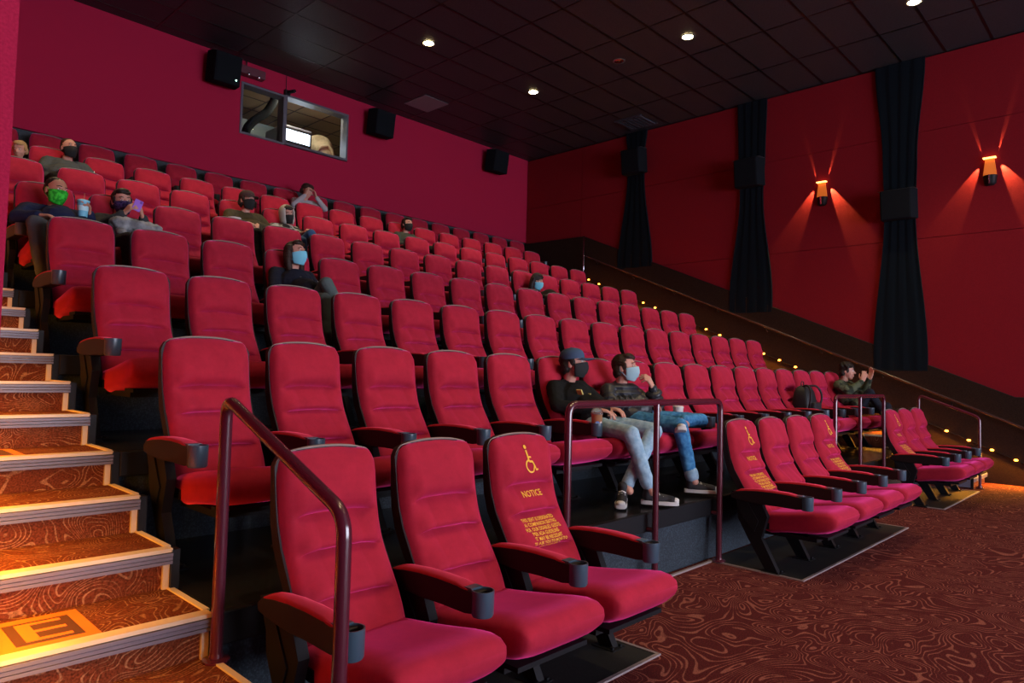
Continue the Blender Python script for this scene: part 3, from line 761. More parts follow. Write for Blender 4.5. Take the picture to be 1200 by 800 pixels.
def hand(mb, wrist, d, pn, side, curl=.5, spread=.012, s=1.0):
    """palm with four separate curled fingers and a thumb; side=+1 right hand, -1 left hand"""
    d = d.normalized(); pn = (pn-d*pn.dot(d)).normalized(); lat = d.cross(pn).normalized()
    q = lambda a: a*s
    for k in range(4):
        off = (-.029+.0195*k)              # from little finger (k=0) to index (k=3) on the thumb side
        kn = wrist + d*q(.078 + (.006 if k in (1, 2) else 0)) + lat*side*q(off)
        mb.capsule(wrist + lat*side*q(off*.55) + d*q(.010), q(.015), kn, q(.0115), 8)
        L1, L2, L3 = [(.030, .020, .018), (.038, .025, .020), (.042, .027, .021), (.038, .023, .019)][k]
        dd = (d + lat*side*(off/.03)*spread*10).normalized(); p = kn; cur = curl*(1+.12*(k-1.5)*-1)
        ax = dd.cross(pn).normalized()
        for L, c in ((L1, cur), (L2, cur*1.5), (L3, cur*.8)):
            dd = Matrix.Rotation(c, 3, ax) @ dd if (Matrix.Rotation(.1, 3, ax) @ dd).dot(pn) > dd.dot(pn) else Matrix.Rotation(-c, 3, ax) @ dd
            n = p+dd*q(L); mb.capsule(p, q(.0092), n, q(.0080), 8); p = n
    b = wrist + d*q(.022) + lat*side*q(.022) + pn*q(.006); m1 = b + (d*.62+lat*side*.70+pn*.35).normalized()*q(.042)
    m2 = m1 + (d*.9+lat*side*.25+pn*.35).normalized()*q(.030); m3 = m2 + (d*.95-lat*side*.05+pn*.35).normalized()*q(.024)
    mb.capsule(b, q(.015), m1, q(.0115), 8); mb.capsule(m1, q(.0115), m2, q(.0100), 8); mb.capsule(m2, q(.0100), m3, q(.0085), 8)
def head_parts(mb, T):
    P = lambda x, y, z: T @ V(x, y, z); Rr = T.to_3x3()
    mb.ell(P(0, .014, .036), (.076, .095, .090), Rr, 20, 14); mb.ell(P(0, -.028, -.020), (.063, .066, .086), Rr, 20, 14)
    mb.ell(P(0, -.048, -.084), (.040, .036, .026), Rr); mb.capsule(P(0, -.088, .022), .008, P(0, -.110, -.010), .0125, 10)
    for s in (-1, 1):
        mb.ell(P(s*.079, .014, -.002), (.009, .019, .031), Rr); mb.ell(P(s*.042, -.052, -.026), (.022, .026, .028), Rr)
        mb.ell(P(s*.012, -.096, -.012), (.009, .010, .008), Rr)
    mb.capsule(P(-.034, -.076, .042), .010, P(.034, -.076, .042), .010, 8)
    mb.ell(P(0, -.090, -.050), (.023, .009, .0065), Rr); mb.ell(P(0, -.088, -.060), (.020, .009, .006), Rr)
def face(T, root_skin, brow, skinm):
    for s in (-1, 1):
        c = T @ V(s*.030, -.0795, .019)
        e = MB().ell(c, (.0115, .0115, .0065), T.to_3x3()).build('eye', M['white'], root_skin, smooth=True)
        MB().ell(T @ V(s*.030, -.0895, .019), (.0058, .003, .0055), T.to_3x3(), 10, 6).build('iris', M['eyedark'], e, smooth=True)
        MB().capsule(T @ V(s*.016, -.0885, .0445), .0032, T @ V(s*.034, -.0865, .0465), .0032, 6).capsule(T @ V(s*.034, -.0865, .0465), .0032, T @ V(s*.050, -.074, .041), .002, 6).build('eyebrow', brow, root_skin, smooth=True)
def mask_obj(T, root, m, low=0., pointed=0.):
    rows = []
    for j in range(13):
        v = j/12; z = .010-.124*v-low
        row = []
        for i in range(25):
            a = R(-82+164*i/24); ca = max(0, math.cos(a))
            bul = .020*ca**3*math.sin(math.pi*min(1, v*.9+.12)) + pointed*ca**8*.012
            wtop = 1-.0*v; sx = .077*(1-.32*v**2.2)
            rr = .088 + bul - .030*v**3*ca
            x = sx*math.sin(a); y = -.010-rr*ca + .010*v
            zz = z + .004*math.sin(j*2.1)*ca - .010*(1-v)*(1-ca) + .022*(1-ca)*(v) 
            row.append(T @ V(x, y, zz))
        rows.append(row)
    b = MB(); n = 25; vs = [p for r in rows for p in r]
    b.add(vs, [(j*n+i, j*n+i+1, (j+1)*n+i+1, (j+1)*n+i) for j in range(12) for i in range(n-1)])
    o = b.build('face_mask', m, root, smooth=True); q = o.modifiers.new('t', 'SOLIDIFY'); q.thickness = .003; q.offset = 1
    for s in (-1, 1):
        MB().tube([T @ V(s*.074, -.022, -.004-low), T @ V(s*.083, .0, .020), T @ V(s*.087, .026, .022), T @ V(s*.082, .030, -.018), T @ V(s*.070, -.018, -.070-low)], .0016, 5).build('ear_loop', m, o, smooth=True)
    return o
def hair_obj(T, root, m, kind, vox):
    Rr = T.to_3x3(); P = lambda x, y, z: T @ V(x, y, z); b = MB()
    if kind == 'bald':
        b.ell(P(0, .034, .022), (.084, .088, .074), Rr); b.ell(P(0, .030, .064), (.079, .085, .073), Rr)
    else:
        b.ell(P(0, .028, .044), (.083, .095, .091), Rr)
        if kind != 'undercap':
            b.ell(P(0, -.030, .100), (.062, .052, .034), Rr); b.ell(P(.02, -.055, .088), (.045, .03, .022), Rr)
        for s in (-1, 1): b.ell(P(s*.076, -.004, .020), (.012, .030, .036), Rr); b.ell(P(s*.060, .055, -.015), (.028, .04, .05), Rr)
        b.ell(P(0, .080, -.030), (.060, .035, .05), Rr)
    if kind in ('long', 'undercap_long'):
        for s in (-1, 1):
            b.capsule(P(s*.074, .012, .055), .034, P(s*.092, .024, -.06), .036); b.capsule(P(s*.092, .024, -.06), .036, P(s*.082, .020, -.150), .030)
        b.capsule(P(0, .070, .03), .062, P(0, .085, -.13), .052)
    if kind == 'bun': b.ell(P(0, .115, .06), (.035, .03, .035), Rr)
    if kind == 'curly':
        for i in range(26):
            a = i*2.4; ph = .25+1.1*(i/26); b.ell(P(.085*math.sin(ph)*math.cos(a), .02+.095*math.sin(ph)*math.sin(a), .045+.09*math.cos(ph)), (.026, .026, .026), Rr, 8, 6)
    return sculpt(b, 'hair', m, root, vox, 2, .010, .018)
def cap_obj(T, root, m, emblem=None, back=False):
    b = MB(); rings = []
    for z, k in ((-.004, 1.0), (.015, 1.01), (.035, .985), (.055, .90), (.072, .74), (.084, .50), (.090, .22), (.0915, .03)):
        rings.append([T @ V(.088*k*math.cos(t*math.pi/12), .014+.104*k*math.sin(t*math.pi/12)-.004, z+.048) for t in range(24)])
    b.loft(rings); o = b.build('cap', m, root, smooth=True, angle=60)
    q = MB(); top, bot = [], []; n = 13
    vs = []
    for rr in range(5):
        t = rr/4
        for i in range(n):
            a = R(-58+116*i/(n-1)); ra = .086+.0*t; x = ra*math.sin(a)*(1-.06*t); y = -.080*math.cos(a)*1.0-.004 - t*.092*math.cos(a)**.6
            vs.append(T @ V(x, y, .048-.012*t - .016*(math.sin(a)**2)))
    q.add(vs, [(r_*n+i, r_*n+i+1, (r_+1)*n+i+1, (r_+1)*n+i) for r_ in range(4) for i in range(n-1)])
    w_ = q.build('brim', m, o, smooth=True); md = w_.modifiers.new('t', 'SOLIDIFY'); md.thickness = .004
    MB().ell(T @ V(0, .010, .1405), (.008, .008, .004), T.to_3x3()).build('cap_button', m, o, smooth=True)
    if emblem:
        e = MB(); e.add([T @ V(-.026, -.0905, .068), T @ V(.026, -.0905, .068), T @ V(.006, -.078, .104), T @ V(-.004, -.078, .104)], [(0, 1, 2, 3)])
        e.build('emblem', emblem, o)
    return o
def limb(b, pts, rs, n=14):
    for i in range(len(pts)-1): b.capsule(pts[i], rs[i], pts[i+1], rs[i+1], n)
def shoe(root, heel, d, m, sole_m, up=V(0, 0, 1), lace=None, s=1.0):
    """heel = point at the back of the sole; d = toe direction"""
    d = d.normalized(); lat = d.cross(up).normalized(); up = lat.cross(d).normalized()
    F = Matrix((lat, d, up)).transposed()
    P = lambda x, y, z: heel + F @ V(x*s, y*s, z*s)
    b = MB(); outline = [(0, .0), (.022, .004), (.034, .03), (.036, .09), (.046, .17), (.044, .22), (.030, .258), (0, .268), (-.030, .256), (-.042, .215), (-.040, .16), (-.032, .09), (-.034, .03), (-.022, .004)]
    b.loft([[P(x*.97, y, 0) for x, y in outline], [P(x*1.03, y, .010) for x, y in outline], [P(x, y, .026) for x, y in outline]])
    so = b.build('shoe_sole', sole_m, None, smooth=True, angle=50)
    u = MB(); u.capsule(P(0, .045, .052), .036*s, P(0, .10, .052), .036*s); u.capsule(P(0, .10, .050), .036*s, P(0, .215, .035), .030*s); u.ell(P(0, .215, .034), (.039*s, .045*s, .024*s), F)
    u.capsule(P(0, .045, .06), .037*s, P(0, .060, .115), .036*s); u.ell(P(0, .12, .035), (.038*s, .10*s, .022*s), F)
    up_o = sculpt(u, 'shoe', m, root, .006, 2); so.parent = up_o
    t = MB(); t.ell(P(0, .238, .034), (.034*s, .032*s, .020*s), F); t.build('toe_cap', sole_m, up_o, smooth=True)
    if lace:
        for k in range(5):
            y = .095+.026*k; z = .091-.011*k
            MB().tube([P(-.026, y, z-.010), P(0, y+.004, z), P(.026, y+.010, z-.010)], .0032*s, 6).tube([P(-.026, y+.012, z-.013), P(0, y+.004, z+.001), P(.026, y-.004, z-.010)], .0030*s, 6).build('lace', lace, up_o, smooth=True)
    return up_o
def person(k, i, label, H, yaw=0, pitch=0, roll=0, skin='skin', top=(.02, .02, .02), trousers=(.03, .03, .035), hair=('short', (.03, .015, .01)), mask=None,
           eR=V(-.27, -.30, .66), hR=V(-.10, -.52, .62), eL=V(.27, -.30, .66), hL=V(.10, -.52, .62), dR=None, dL=None, nR=V(0, 0, -1), nL=V(0, 0, -1), curlR=.4, curlL=.4,
           kR=V(-.15, -.86, .54), kL=V(.15, -.86, .54), aR=V(-.14, -.96, .12), aL=V(.14, -.96, .12), shoes=True, toeR=V(-.1, -1, 0), toeL=V(.1, -1, 0), heelR=None, heelL=None,
           bulk=1.0, vox=.008, scale=1.0, cap=None, hood=None, collar=None, shirt=None, sleeve_short=False, lace=None, shoe_col='shoe_dark', pelvis=V(0, -.40, .575), feat=True, xoff=0.0, sh=.165, thigh=.086):
    root = empty('person', (seat_x(k, i)+xoff if k < 7 else 1.528+.2325+PITCH*i+xoff, rowY(k), rowZ(k)), label, 'person', 'people in the audience')
    T = Matrix.Translation(H) @ Matrix.Rotation(R(yaw), 4, 'Z') @ Matrix.Rotation(R(-pitch), 4, 'X') @ Matrix.Rotation(R(roll), 4, 'Y') @ Matrix.Scale(scale, 4)
    Tn = T.copy(); sk = M[skin]
    neck = H + V(0, .035, -.10)*scale; chest = V(H.x*.75, H.y*.35+(-.205)*.65+.0, H.z-.34*scale*1.0)
    nb = H + V(-H.x*.1, .060, -.160)*scale
    shz = nb.z-.035
    sR = V(nb.x-sh*scale, nb.y-.0, shz); sL = V(nb.x+sh*scale, nb.y-.0, shz)
    def arm_dir(e, h, d): return d if d is not None else (h-e)
    # ---- the body: one continuous skin
    b = MB(); head_parts(b, T)
    b.capsule(H+V(0, .022, -.055)*scale, .052*scale, nb+V(0, 0, -.01), .056*scale)
    b.capsule(nb+V(0, 0, -.03), .07*scale, chest, .10*scale); b.capsule(chest, .10*scale, pelvis, .10*scale)
    for s_, S, E_, Hh, d, n, c in ((1, sR, eR, hR, dR, nR, curlR), (-1, sL, eL, hL, dL, nL, curlL)):
        b.capsule(nb+V(0, 0, -.05), .05, S, .045); b.capsule(S, .042*scale, E_, .036*scale); dd = (Hh-E_).normalized()
        b.capsule(E_, .036*scale, Hh, .024*scale); hand(b, Hh, d if d is not None else dd, n, s_, c, s=1.02*scale)
    for s_, K_, A_ in ((-1, kR, aR), (1, kL, aL)):
        hp = pelvis+V(s_*.085, 0, -.01); b.capsule(hp, .070*scale, K_, .048*scale); b.capsule(K_, .048*scale, A_, .034*scale)
        b.capsule(A_, .034*scale, A_+V(0, -.03, -.03), .030*scale)
    body = sculpt(b, 'body', sk, root, vox, 3)
    hm = mat('hair', hair[1], .55, spec=.3)
    if feat: face(T, body, hm, sk)
    if hair[0]: hair_obj(T, root, hm, hair[0], max(.006, vox*.8))
    if mask: mask_obj(T, root, mask, pointed=.6)
    if cap: cap_obj(T, root, cap[0], cap[1])
    # ---- clothing
    cm = top if not isinstance(top, tuple) else mat('jacket cloth', top, .85, spec=.15)
    b = MB(); bk = bulk
    b.ell(pelvis+V(0, .02, .04), (.165*bk, .125*bk, .11)); b.capsule(pelvis+V(0, .01, .08), .125*bk, chest, .135*bk)
    b.ell(chest+V(0, 0, .04), (.175*bk, .125*bk, .16)); b.ell(nb+V(0, .0, -.07), (.15*bk, .095*bk, .08)); b.capsule(nb+V(0, .012, -.03), .072, nb+V(0, .006, .005), .066)
    for S, E_, Hh in ((sR, eR, hR), (sL, eL, hL)):
        b.capsule(nb+V(0, 0, -.05), .075*bk, S, .066*bk); b.capsule(S, .066*bk, E_, .052*bk)
        d_ = (Hh-E_); e2 = E_+d_*(.90); b.capsule(E_, .053*bk, e2, .036*bk)
    g = sculpt(b, 'jacket', cm, root, max(.008, vox), 2, .014*bk, .07)
    if shirt:
        q = MB(); q.add([nb+V(-.050, -.100*bk, .0), nb+V(.050, -.100*bk, .0), nb+V(.034, -.205*bk, -.08), nb+V(0, -.238*bk, -.15), nb+V(-.034, -.205*bk, -.08)], [(0, 4, 3, 2, 1)])
        w_ = q.build('shirt_front', shirt, g, smooth=True); md = w_.modifiers.new('t', 'SOLIDIFY'); md.thickness = .03; md.offset = 0
    if collar:
        q = MB(); n = 20
        rings = [[nb+V(rr*math.cos(t*2*math.pi/n), .004+rr*math.sin(t*2*math.pi/n)*.95, z+.022*math.sin(t*2*math.pi/n)) for t in range(n)] for rr, z in ((.084, -.045), (.090, -.01), (.080, .030), (.070, .026), (.070, -.02))]
        q.loft(rings, False); q.build('collar', collar, g, smooth=True)
    tm = trousers if not isinstance(trousers, tuple) else mat('trousers cloth', trousers, .85, spec=.15)
    b = MB(); b.ell(pelvis+V(0, .01, -.005), (.165, .13, .095))
    for s_, K_, A_ in ((-1, kR, aR), (1, kL, aL)):
        hp = pelvis+V(s_*.085, 0, -.005); b.capsule(hp, thigh*scale, K_, .064*scale); b.capsule(K_, .064*scale, A_*.93+K_*.07, .047*scale); b.capsule(K_*.5+A_*.5, .058*scale, A_*.95+K_*.05, .048*scale)
    tr = sculpt(b, 'trousers', tm, root, max(.008, vox), 2, .012, .06)
    if shoes:
        for A_, toe, heel in ((aR, toeR, heelR), (aL, toeL, heelL)):
            toe = toe.normalized()
            hl = heel if heel is not None else V(A_.x, A_.y, A_.z-.115)-toe*.055
            shoe(root, hl, toe, M[shoe_col], M['sole'], lace=lace)
    return root, T, nb, g
M['shoe_dark'] = mat('black canvas', (.015, .015, .018), .7); M['sole'] = mat('white rubber', (.62, .62, .60), .5)
def denim(name, col, c2): return speckle(mat(name, col, .85, spec=.15), col, c2, 28, .35, .7, 4)
jean_pale = denim('pale worn denim', (.24, .40, .54), (.40, .58, .70)); jean_blue = denim('blue denim', (.035, .17, .40), (.10, .34, .62))
mk_black = mat('black mask', (.012, .014, .015), .8); mk_blue = mat('pale blue mask', (.30, .66, .82), .8); mk_pale = mat('washed blue mask', (.36, .56, .62), .8)
mk_green = speckle(mat('green mask', (.01, .5, .02), .8), (.005, .38, .012), (.05, .75, .05), 40, .4, .6); mk_purple = speckle(mat('purple mask', (.05, .03, .15), .8), (.022, .018, .085), (.11, .07, .26), 45, .45, .6)
mk_cyan = mat('bright blue mask', (.22, .72, .90), .8); camo = speckle(mat('camouflage cloth', (.05, .06, .03), .85), (.012, .022, .012), (.085, .105, .055), 14, .45, .55, 2)
puffer = mat('black padded nylon', (.022, .026, .034), .42, spec=.5)
# -- the two men in jeans in the first raised row
r1, T1, nb1, g1 = person(1, 5, 'person in blue baseball cap and black hoodie with hands on pale jeans', V(0, -.165, 1.02), yaw=26, pitch=6, top=(.010, .011, .011), trousers=jean_pale,
    hair=('undercap', (.018, .012, .010)), mask=mk_black, cap=(mat('navy cap', (.035, .075, .15), .8), M['white']), eR=V(-.27, -.22, .69), hR=V(-.10, -.48, .675), dR=V(.55, -.8, -.16), nR=V(.0, .1, -1),
    eL=V(.27, -.26, .70), hL=V(.10, -.46, .680), dL=V(.10, -1, -.16), nL=V(0, 0, -1), curlR=.35, curlL=.35, kR=V(-.19, -.86, .515), kL=V(.12, -.86, .525), aR=V(-.13, -.98, .14), aL=V(-.21, -.84, .14),
    toeR=V(.55, -.8, 0), toeL=V(-.75, -.45, -.05), heelL=V(-.19, -.80, .03), lace=M['white'], vox=.006, bulk=1.05, pelvis=V(0, -.40, .56), thigh=.078)
b = MB()
for (x, z, w_, h_, a) in ((-.085, -.155, .012, .045, -.6), (.0, -.21, .050, .010, .3), (.022, -.185, .010, .04, .2), (.045, -.20, .012, .03, -.3), (.03, -.222, .055, .008, .2), (-.03, -.20, .03, .01, .4)):
    Rz = Matrix.Rotation(a, 3, 'Y'); c = nb1+V(x-.02, -.236, z+.095)
    b.add([c+Rz@V(-w_/2, 0, -h_/2), c+Rz@V(w_/2, 0, -h_/2), c+Rz@V(w_/2, 0, h_/2), c+Rz@V(-w_/2, 0, h_/2), c+Rz@V(-w_/2, .05, -h_/2), c+Rz@V(w_/2, .05, -h_/2), c+Rz@V(w_/2, .05, h_/2), c+Rz@V(-w_/2, .05, h_/2)], [(0, 1, 2, 3), (4, 5, 6, 7), (0, 1, 5, 4), (1, 2, 6, 5), (2, 3, 7, 6), (3, 0, 4, 7)])
b.build('chest_print', mat('yellow print', (.75, .62, .18), .6), g1)
b = MB()
for s in (-1, 1): b.capsule(nb1+V(s*.055, .0, .01), .032, nb1+V(s*.035, -.10, -.055), .022)
b.capsule(nb1+V(-.06, .05, -.01), .038, nb1+V(.06, .05, -.01), .038); sculpt(b, 'hood', mat('black hood', (.012, .013, .013), .85), g1, .008, 3, .008, .05)
r2, T2, nb2, g2 = person(1, 6, 'person in black puffer jacket with a hand raised to his blue mask', V(0, -.275, 1.0), yaw=20, pitch=6, top=puffer, trousers=jean_blue, hair=('short', (.028, .013, .008)), mask=mk_pale,
    eR=V(-.25, -.30, .70), hR=V(.06, -.47, .70), dR=V(1, -.3, -.1), nR=V(-.2, 0, -1), eL=V(.25, -.44, .655), hL=V(.150, -.455, .850), dL=V(-.55, .10, .75), nL=V(-.3, .9, 0), curlL=.75,
    kR=V(-.08, -.86, .55), kL=V(.36, -.80, .575), aR=V(-.05, -.95, .15), aL=V(.03, -.82, .585), toeR=V(.55, -.8, 0), toeL=V(-.75, -.55, .30), heelL=V(.0, -.80, .45), lace=M['white'], vox=.006, bulk=1.12, shoe_col='shoe_dark')
b = MB()
for (S, E_) in ((V(-.165, -.215, .80), V(-.25, -.30, .70)), (V(-.25, -.30, .70), V(.03, -.455, .70)), (V(.165, -.215, .78), V(.25, -.44, .655)), (V(.25, -.44, .655), V(.16, -.455, .82))):
    d = (E_-S); n = max(2, int(d.length/.05))
    for q in range(n):
        c = S+d*((q+.5)/n); t = d.normalized(); rot = t.to_track_quat('Z', 'Y').to_matrix(); b.ell(c, (.076, .076, .034), rot, 14, 8)
for q in range(6): b.ell(V(0, -.235-.030*q, .84-.048*q), (.185, .135, .036))
sculpt(b, 'padding', puffer, g2, .008, 1, .006, .03)
# cuffs of the rolled jeans
MB().capsule(V(-.052, -.947, .185), .056, V(-.048, -.952, .160), .055).build('rolled_cuff', jean_pale, r2, smooth=True)
# -- camouflage jacket at the far end
person(1, 16, 'person in camouflage jacket with raised hands and knees drawn up', V(-.03, -.22, 1.085), yaw=15, pitch=-4, top=camo, trousers=(.014, .017, .026), hair=('curly', (.015, .010, .008)), mask=None,
    eR=V(-.22, -.30, .80), hR=V(-.06, -.44, .955), dR=V(.25, -.2, .9), nR=V(.8, .3, .1), eL=V(.18, -.40, .82), hL=V(.06, -.50, .985), dL=V(.05, -.25, 1), nL=V(-.8, .3, 0), curlR=.3, curlL=.15,
    kR=V(-.10, -.55, .79), kL=V(.09, -.72, .60), aR=V(-.02, -.74, .46), aL=V(.03, -.75, .13), shoes=True, bulk=1.15, vox=.007)
# -- long hair, third raised row
person(3, 3, 'person with long brown hair, blue mask and dark open cardigan', V(.0, -.135, 1.035), yaw=20, pitch=8, top=(.016, .018, .030), trousers=(.10, .14, .14), hair=('long', (.030, .014, .009)), mask=mk_cyan, shirt=mat('olive tee', (.13, .11, .075), .9),
    eR=V(-.25, -.22, .66), hR=V(-.12, -.50, .62), eL=V(.22, -.24, .66), hL=V(.16, -.45, .65), kR=V(-.10, -.84, .55), kL=V(.02, -.66, .72), aR=V(-.1, -.9, .14), aL=V(.10, -.84, .42), vox=.007)
# -- beanie with teal mask, fourth raised row
rt_, Tt, nbt, gt = person(4, 11, 'person in dark beanie and pale blue mask slouched low in a fourth-row seat', V(.02, -.26, .885), yaw=4, pitch=-10, top=(.020, .014, .012), hair=('long', (.018, .012, .010)), mask=mk_cyan, pelvis=V(0, -.55, .56), hR=V(-.12, -.58, .63), hL=V(.1, -.56, .63), eR=V(-.25, -.35, .6), eL=V(.25, -.35, .6), vox=.009)
MB().lathe([(.089, .030), (.092, .055), (.090, .085), (.076, .118), (.050, .140), (.020, .150), (.001, .152)], (0, 0, 0), 24, M4=Tt @ Matrix.Translation((0, .012, .0))).build('beanie', mat('charcoal knit', (.035, .030, .028), .95), rt_, smooth=True)
# -- blue jacket and green mask, fourth raised row
person(4, 0, 'person in navy jacket and bright green mask holding a blue cup', V(.0, -.345, .945), yaw=18, pitch=-4, roll=6, skin='skin2', top=(.016, .022, .060), trousers=(.085, .10, .115), hair=('bald', (.02, .016, .014)), mask=mk_green, shirt=mat('black tee', (.012, .011, .010), .9),
    eR=V(-.28, -.40, .66), hR=V(-.16, -.58, .68), dR=V(.7, -.6, 0), eL=V(.26, -.42, .66), hL=V(.20, -.56, .76), dL=V(-.1, -.4, .55), nL=V(-.9, -.2, .1), curlL=.6, kR=V(-.24, -.82, .57), kL=V(.12, -.84, .55), aR=V(-.2, -.98, .14), vox=.007, bulk=1.28, pelvis=V(0, -.47, .58), sh=.19)
# -- woman with the phone
person(4, 1, 'person in grey jacket and purple mask holding up a purple phone', V(.0, -.15, 1.0), yaw=2, pitch=-6, roll=-6, top=(.045, .050, .055), trousers=(.02, .02, .022), hair=('bun', (.016, .010, .008)), mask=mk_purple,
    eR=V(-.20, -.26, .72), hR=V(-.055, -.41, .85), dR=V(.35, -.5, .6), nR=V(.6, .2, -.2), eL=V(.22, -.26, .70), hL=V(.10, -.42, .84), dL=V(-.3, -.35, .6), nL=V(-.7, .3, 0), curlR=.6, curlL=.6, vox=.007, bulk=1.15)
# -- olive jacket and cap, fifth raised row
person(5, 4, 'person in olive jacket, brown cap with grey brim and black mask', V(.0, -.26, 1.04), yaw=16, pitch=2, top=(.075, .060, .032), trousers=(.02, .02, .022), hair=('undercap', (.03, .02, .015)), mask=mk_black, cap=(mat('brown cap', (.055, .025, .025), .85), M['white']), collar=mat('grey collar', (.28, .27, .25), .9),
    eR=V(-.27, -.34, .68), hR=V(-.16, -.52, .70), eL=V(.24, -.36, .70), hL=V(.02, -.50, .72), dL=V(-.4, -.6, -.3), vox=.007, bulk=1.2, sh=.185)
# -- hooded person beside
rh, Th, nbh, gh = person(5, 5, 'person in black and white hooded top and dark face covering beside the olive jacket', V(.0, -.19, .985), yaw=-4, pitch=-12, roll=-10, top=speckle(mat('patched top', (.1, .1, .1), .9), (.012, .012, .014), (.42, .41, .38), 9, .50, .55), trousers=(.05, .11, .24), hair=('short', (.02, .015, .012)), mask=mk_black,
    eR=V(-.22, -.28, .66), hR=V(.02, -.50, .71), eL=V(.22, -.30, .68), hL=V(.13, -.50, .74), kL=V(.05, -.72, .68), aL=V(.16, -.9, .3), vox=.009, scale=.94)
b = MB(); rows = []; n = 22
for z, rr, yy in ((-.13, .082, .02), (-.08, .098, .02), (-.02, .104, .022), (.04, .108, .024), (.09, .094, .026), (.125, .064, .028), (.145, .02, .03)):
    rows.append([Th @ V(rr*math.cos(a), yy+rr*1.15*math.sin(a), z) for a in [R(-55+290*t/(n-1)) for t in range(n)]])
vs = [p for r_ in rows for p in r_]; b.add(vs, [(j*n+i, j*n+i+1, (j+1)*n+i+1, (j+1)*n+i) for j in range(6) for i in range(n-1)])
ho = b.build('hood', mat('pale hood', (.46, .44, .40), .9), rh, smooth=True); ho.modifiers.new('t', 'SOLIDIFY').thickness = .012
# -- top row, hand to face
person(7, 7, 'person leaning forward against the back wall row with a hand at the face', V(.20, -.36, 1.02), yaw=35, pitch=-25, top=(.42, .40, .44), trousers=(.05, .05, .06), hair=('short', (.035, .016, .012)), mask=None, eR=V(-.08, -.45, .72), hR=V(.10, -.50, .92), dR=V(.2, .1, .9), eL=V(.46, -.52, .74), hL=V(.30, -.50, .92), dL=V(-.3, .1, .9), vox=.009, xoff=-.02)
# -- small group further up
person(6, 10, 'person in grey green jacket and black mask alone in the sixth raised row', V(.0, -.215, 1.02), yaw=4, pitch=0, top=(.060, .070, .055), hair=('short', (.02, .012, .010)), mask=mk_black, vox=.009, collar=mat('pale collar', (.3, .3, .27), .9))
person(6, 1, 'person in grey jacket and black mask with receding hair beside the topmost stairs', V(.13, -.20, 1.06), yaw=14, pitch=4, top=(.075, .085, .09), hair=('bald', (.05, .022, .014)), mask=mk_black, vox=.008, bulk=1.2, xoff=.0, eR=V(-.16, -.3, .72), eL=V(.40, -.28, .72), hR=V(.0, -.5, .72), hL=V(.24, -.5, .72), sh=.185)
person(6, 0, 'small fair-haired child almost hidden behind a seat by the topmost stairs', V(.20, -.30, .90), yaw=-30, pitch=-20, top=(.12, .08, .05), hair=('short', (.42, .27, .12)), mask=None, vox=.009, scale=.82, sh=.13, eR=V(.0, -.35, .62), eL=V(.36, -.35, .62), hR=V(.1, -.5, .62), hL=V(.3, -.5, .62), pelvis=V(.15, -.42, .56), kR=V(.05, -.75, .54), kL=V(.22, -.75, .54), aR=V(.05, -.8, .2), aL=V(.22, -.8, .2), shoes=False)

# ================================================================== THINGS IN THE SEATS
def at(k, i, p): return Vector((seat_x(k, i), rowY(k), rowZ(k)))+Vector(p)
def paper_cup(loc, r, h, col, label, lid=None, straw=None, band=None, spot=None):
    o = empty('drink_cup', loc, label, 'cup', 'drink cups among the seats')
    MB().lathe([(.001, 0), (r*.74, 0), (r, h), (r*1.04, h+.004), (r*.97, h+.004), (r*.70, .006), (.001, .006)], n=28).build('cup_body', col, o, smooth=True, angle=40)
    if lid: MB().lathe([(r*1.07, h-.004), (r*1.08, h+.008), (r*.95, h+.014), (.001, h+.014)], n=28).build('lid', lid, o, smooth=True, angle=40)
    if straw: MB().tube([(0, 0, h*.5), (.006, -.004, h+.075)], .0042, 8).build('straw', straw, o, smooth=True)
    if band: MB().lathe([(r*.84+.0008, h*.38), (r*.93+.0012, h*.72)], n=28).build('cup_band', band, o, smooth=True)
    if spot:
        # round printed emblem facing the aisle
        vs = []; n = 20; a0 = R(-135)
        for ring in (0, 1):
            for t in range(n):
                q = 2*math.pi*t/n; rr = .021*(1-ring*.999); z = h*.52+rr*math.sin(q); ang = a0+rr*math.cos(q)/r; R_ = r*(.74+.26*z/h)+.0012
                vs.append((R_*math.cos(ang), R_*math.sin(ang), z))
        MB().add(vs, [(t, (t+1) % n, n+(t+1) % n, n+t) for t in range(n)]).build('round_emblem', spot, o)
    return o
white_paper = mat('white paper', (.72, .68, .62), .6)
paper_cup(at(1, 6, (.29, -.625, .503)), .044, .175, white_paper, 'white paper cup with round red emblem in the armrest beside the puffer jacket', lid=white_paper, straw=M['white'], spot=mat('red emblem', (.55, .02, .03), .5))
ic = paper_cup(at(1, 5, (-.29, -.625, .503)), .042, .145, mat('iced coffee', (.42, .20, .09), .25), 'iced coffee in a clear domed cup beside the man in the blue cap', spot=mat('blue emblem', (.10, .25, .60), .5))
MB().lathe([(.0425, .143), (.046, .150), (.044, .158), (.040, .175), (.028, .195), (.014, .202), (.010, .202)], n=28).build('domed_lid', mat('clear plastic', (.85, .85, .85), .08, trans=.8), ic, smooth=True)
vs = []
for t in range(9):
    for z in (.012, .085+.012*math.sin(t*1.3)):
        a = R(-150+t*10); rr = .042*(.74+.26*z/.145)+.001; vs.append((rr*math.cos(a), rr*math.sin(a), z))
MB().add(vs, [(2*t, 2*t+2, 2*t+3, 2*t+1) for t in range(8)]).build('pale_label', M['white'], ic, smooth=True)
paper_cup(at(4, 0, (.145, -.60, .72)), .047, .13, mat('aqua cup', (.16, .55, .75), .5), 'bright blue cup held by the person in the green mask', lid=mat('blue lid', (.25, .65, .82), .4), straw=mat('red straw', (.5, .1, .08), .5), band=mat('pale band', (.50, .78, .85), .5))
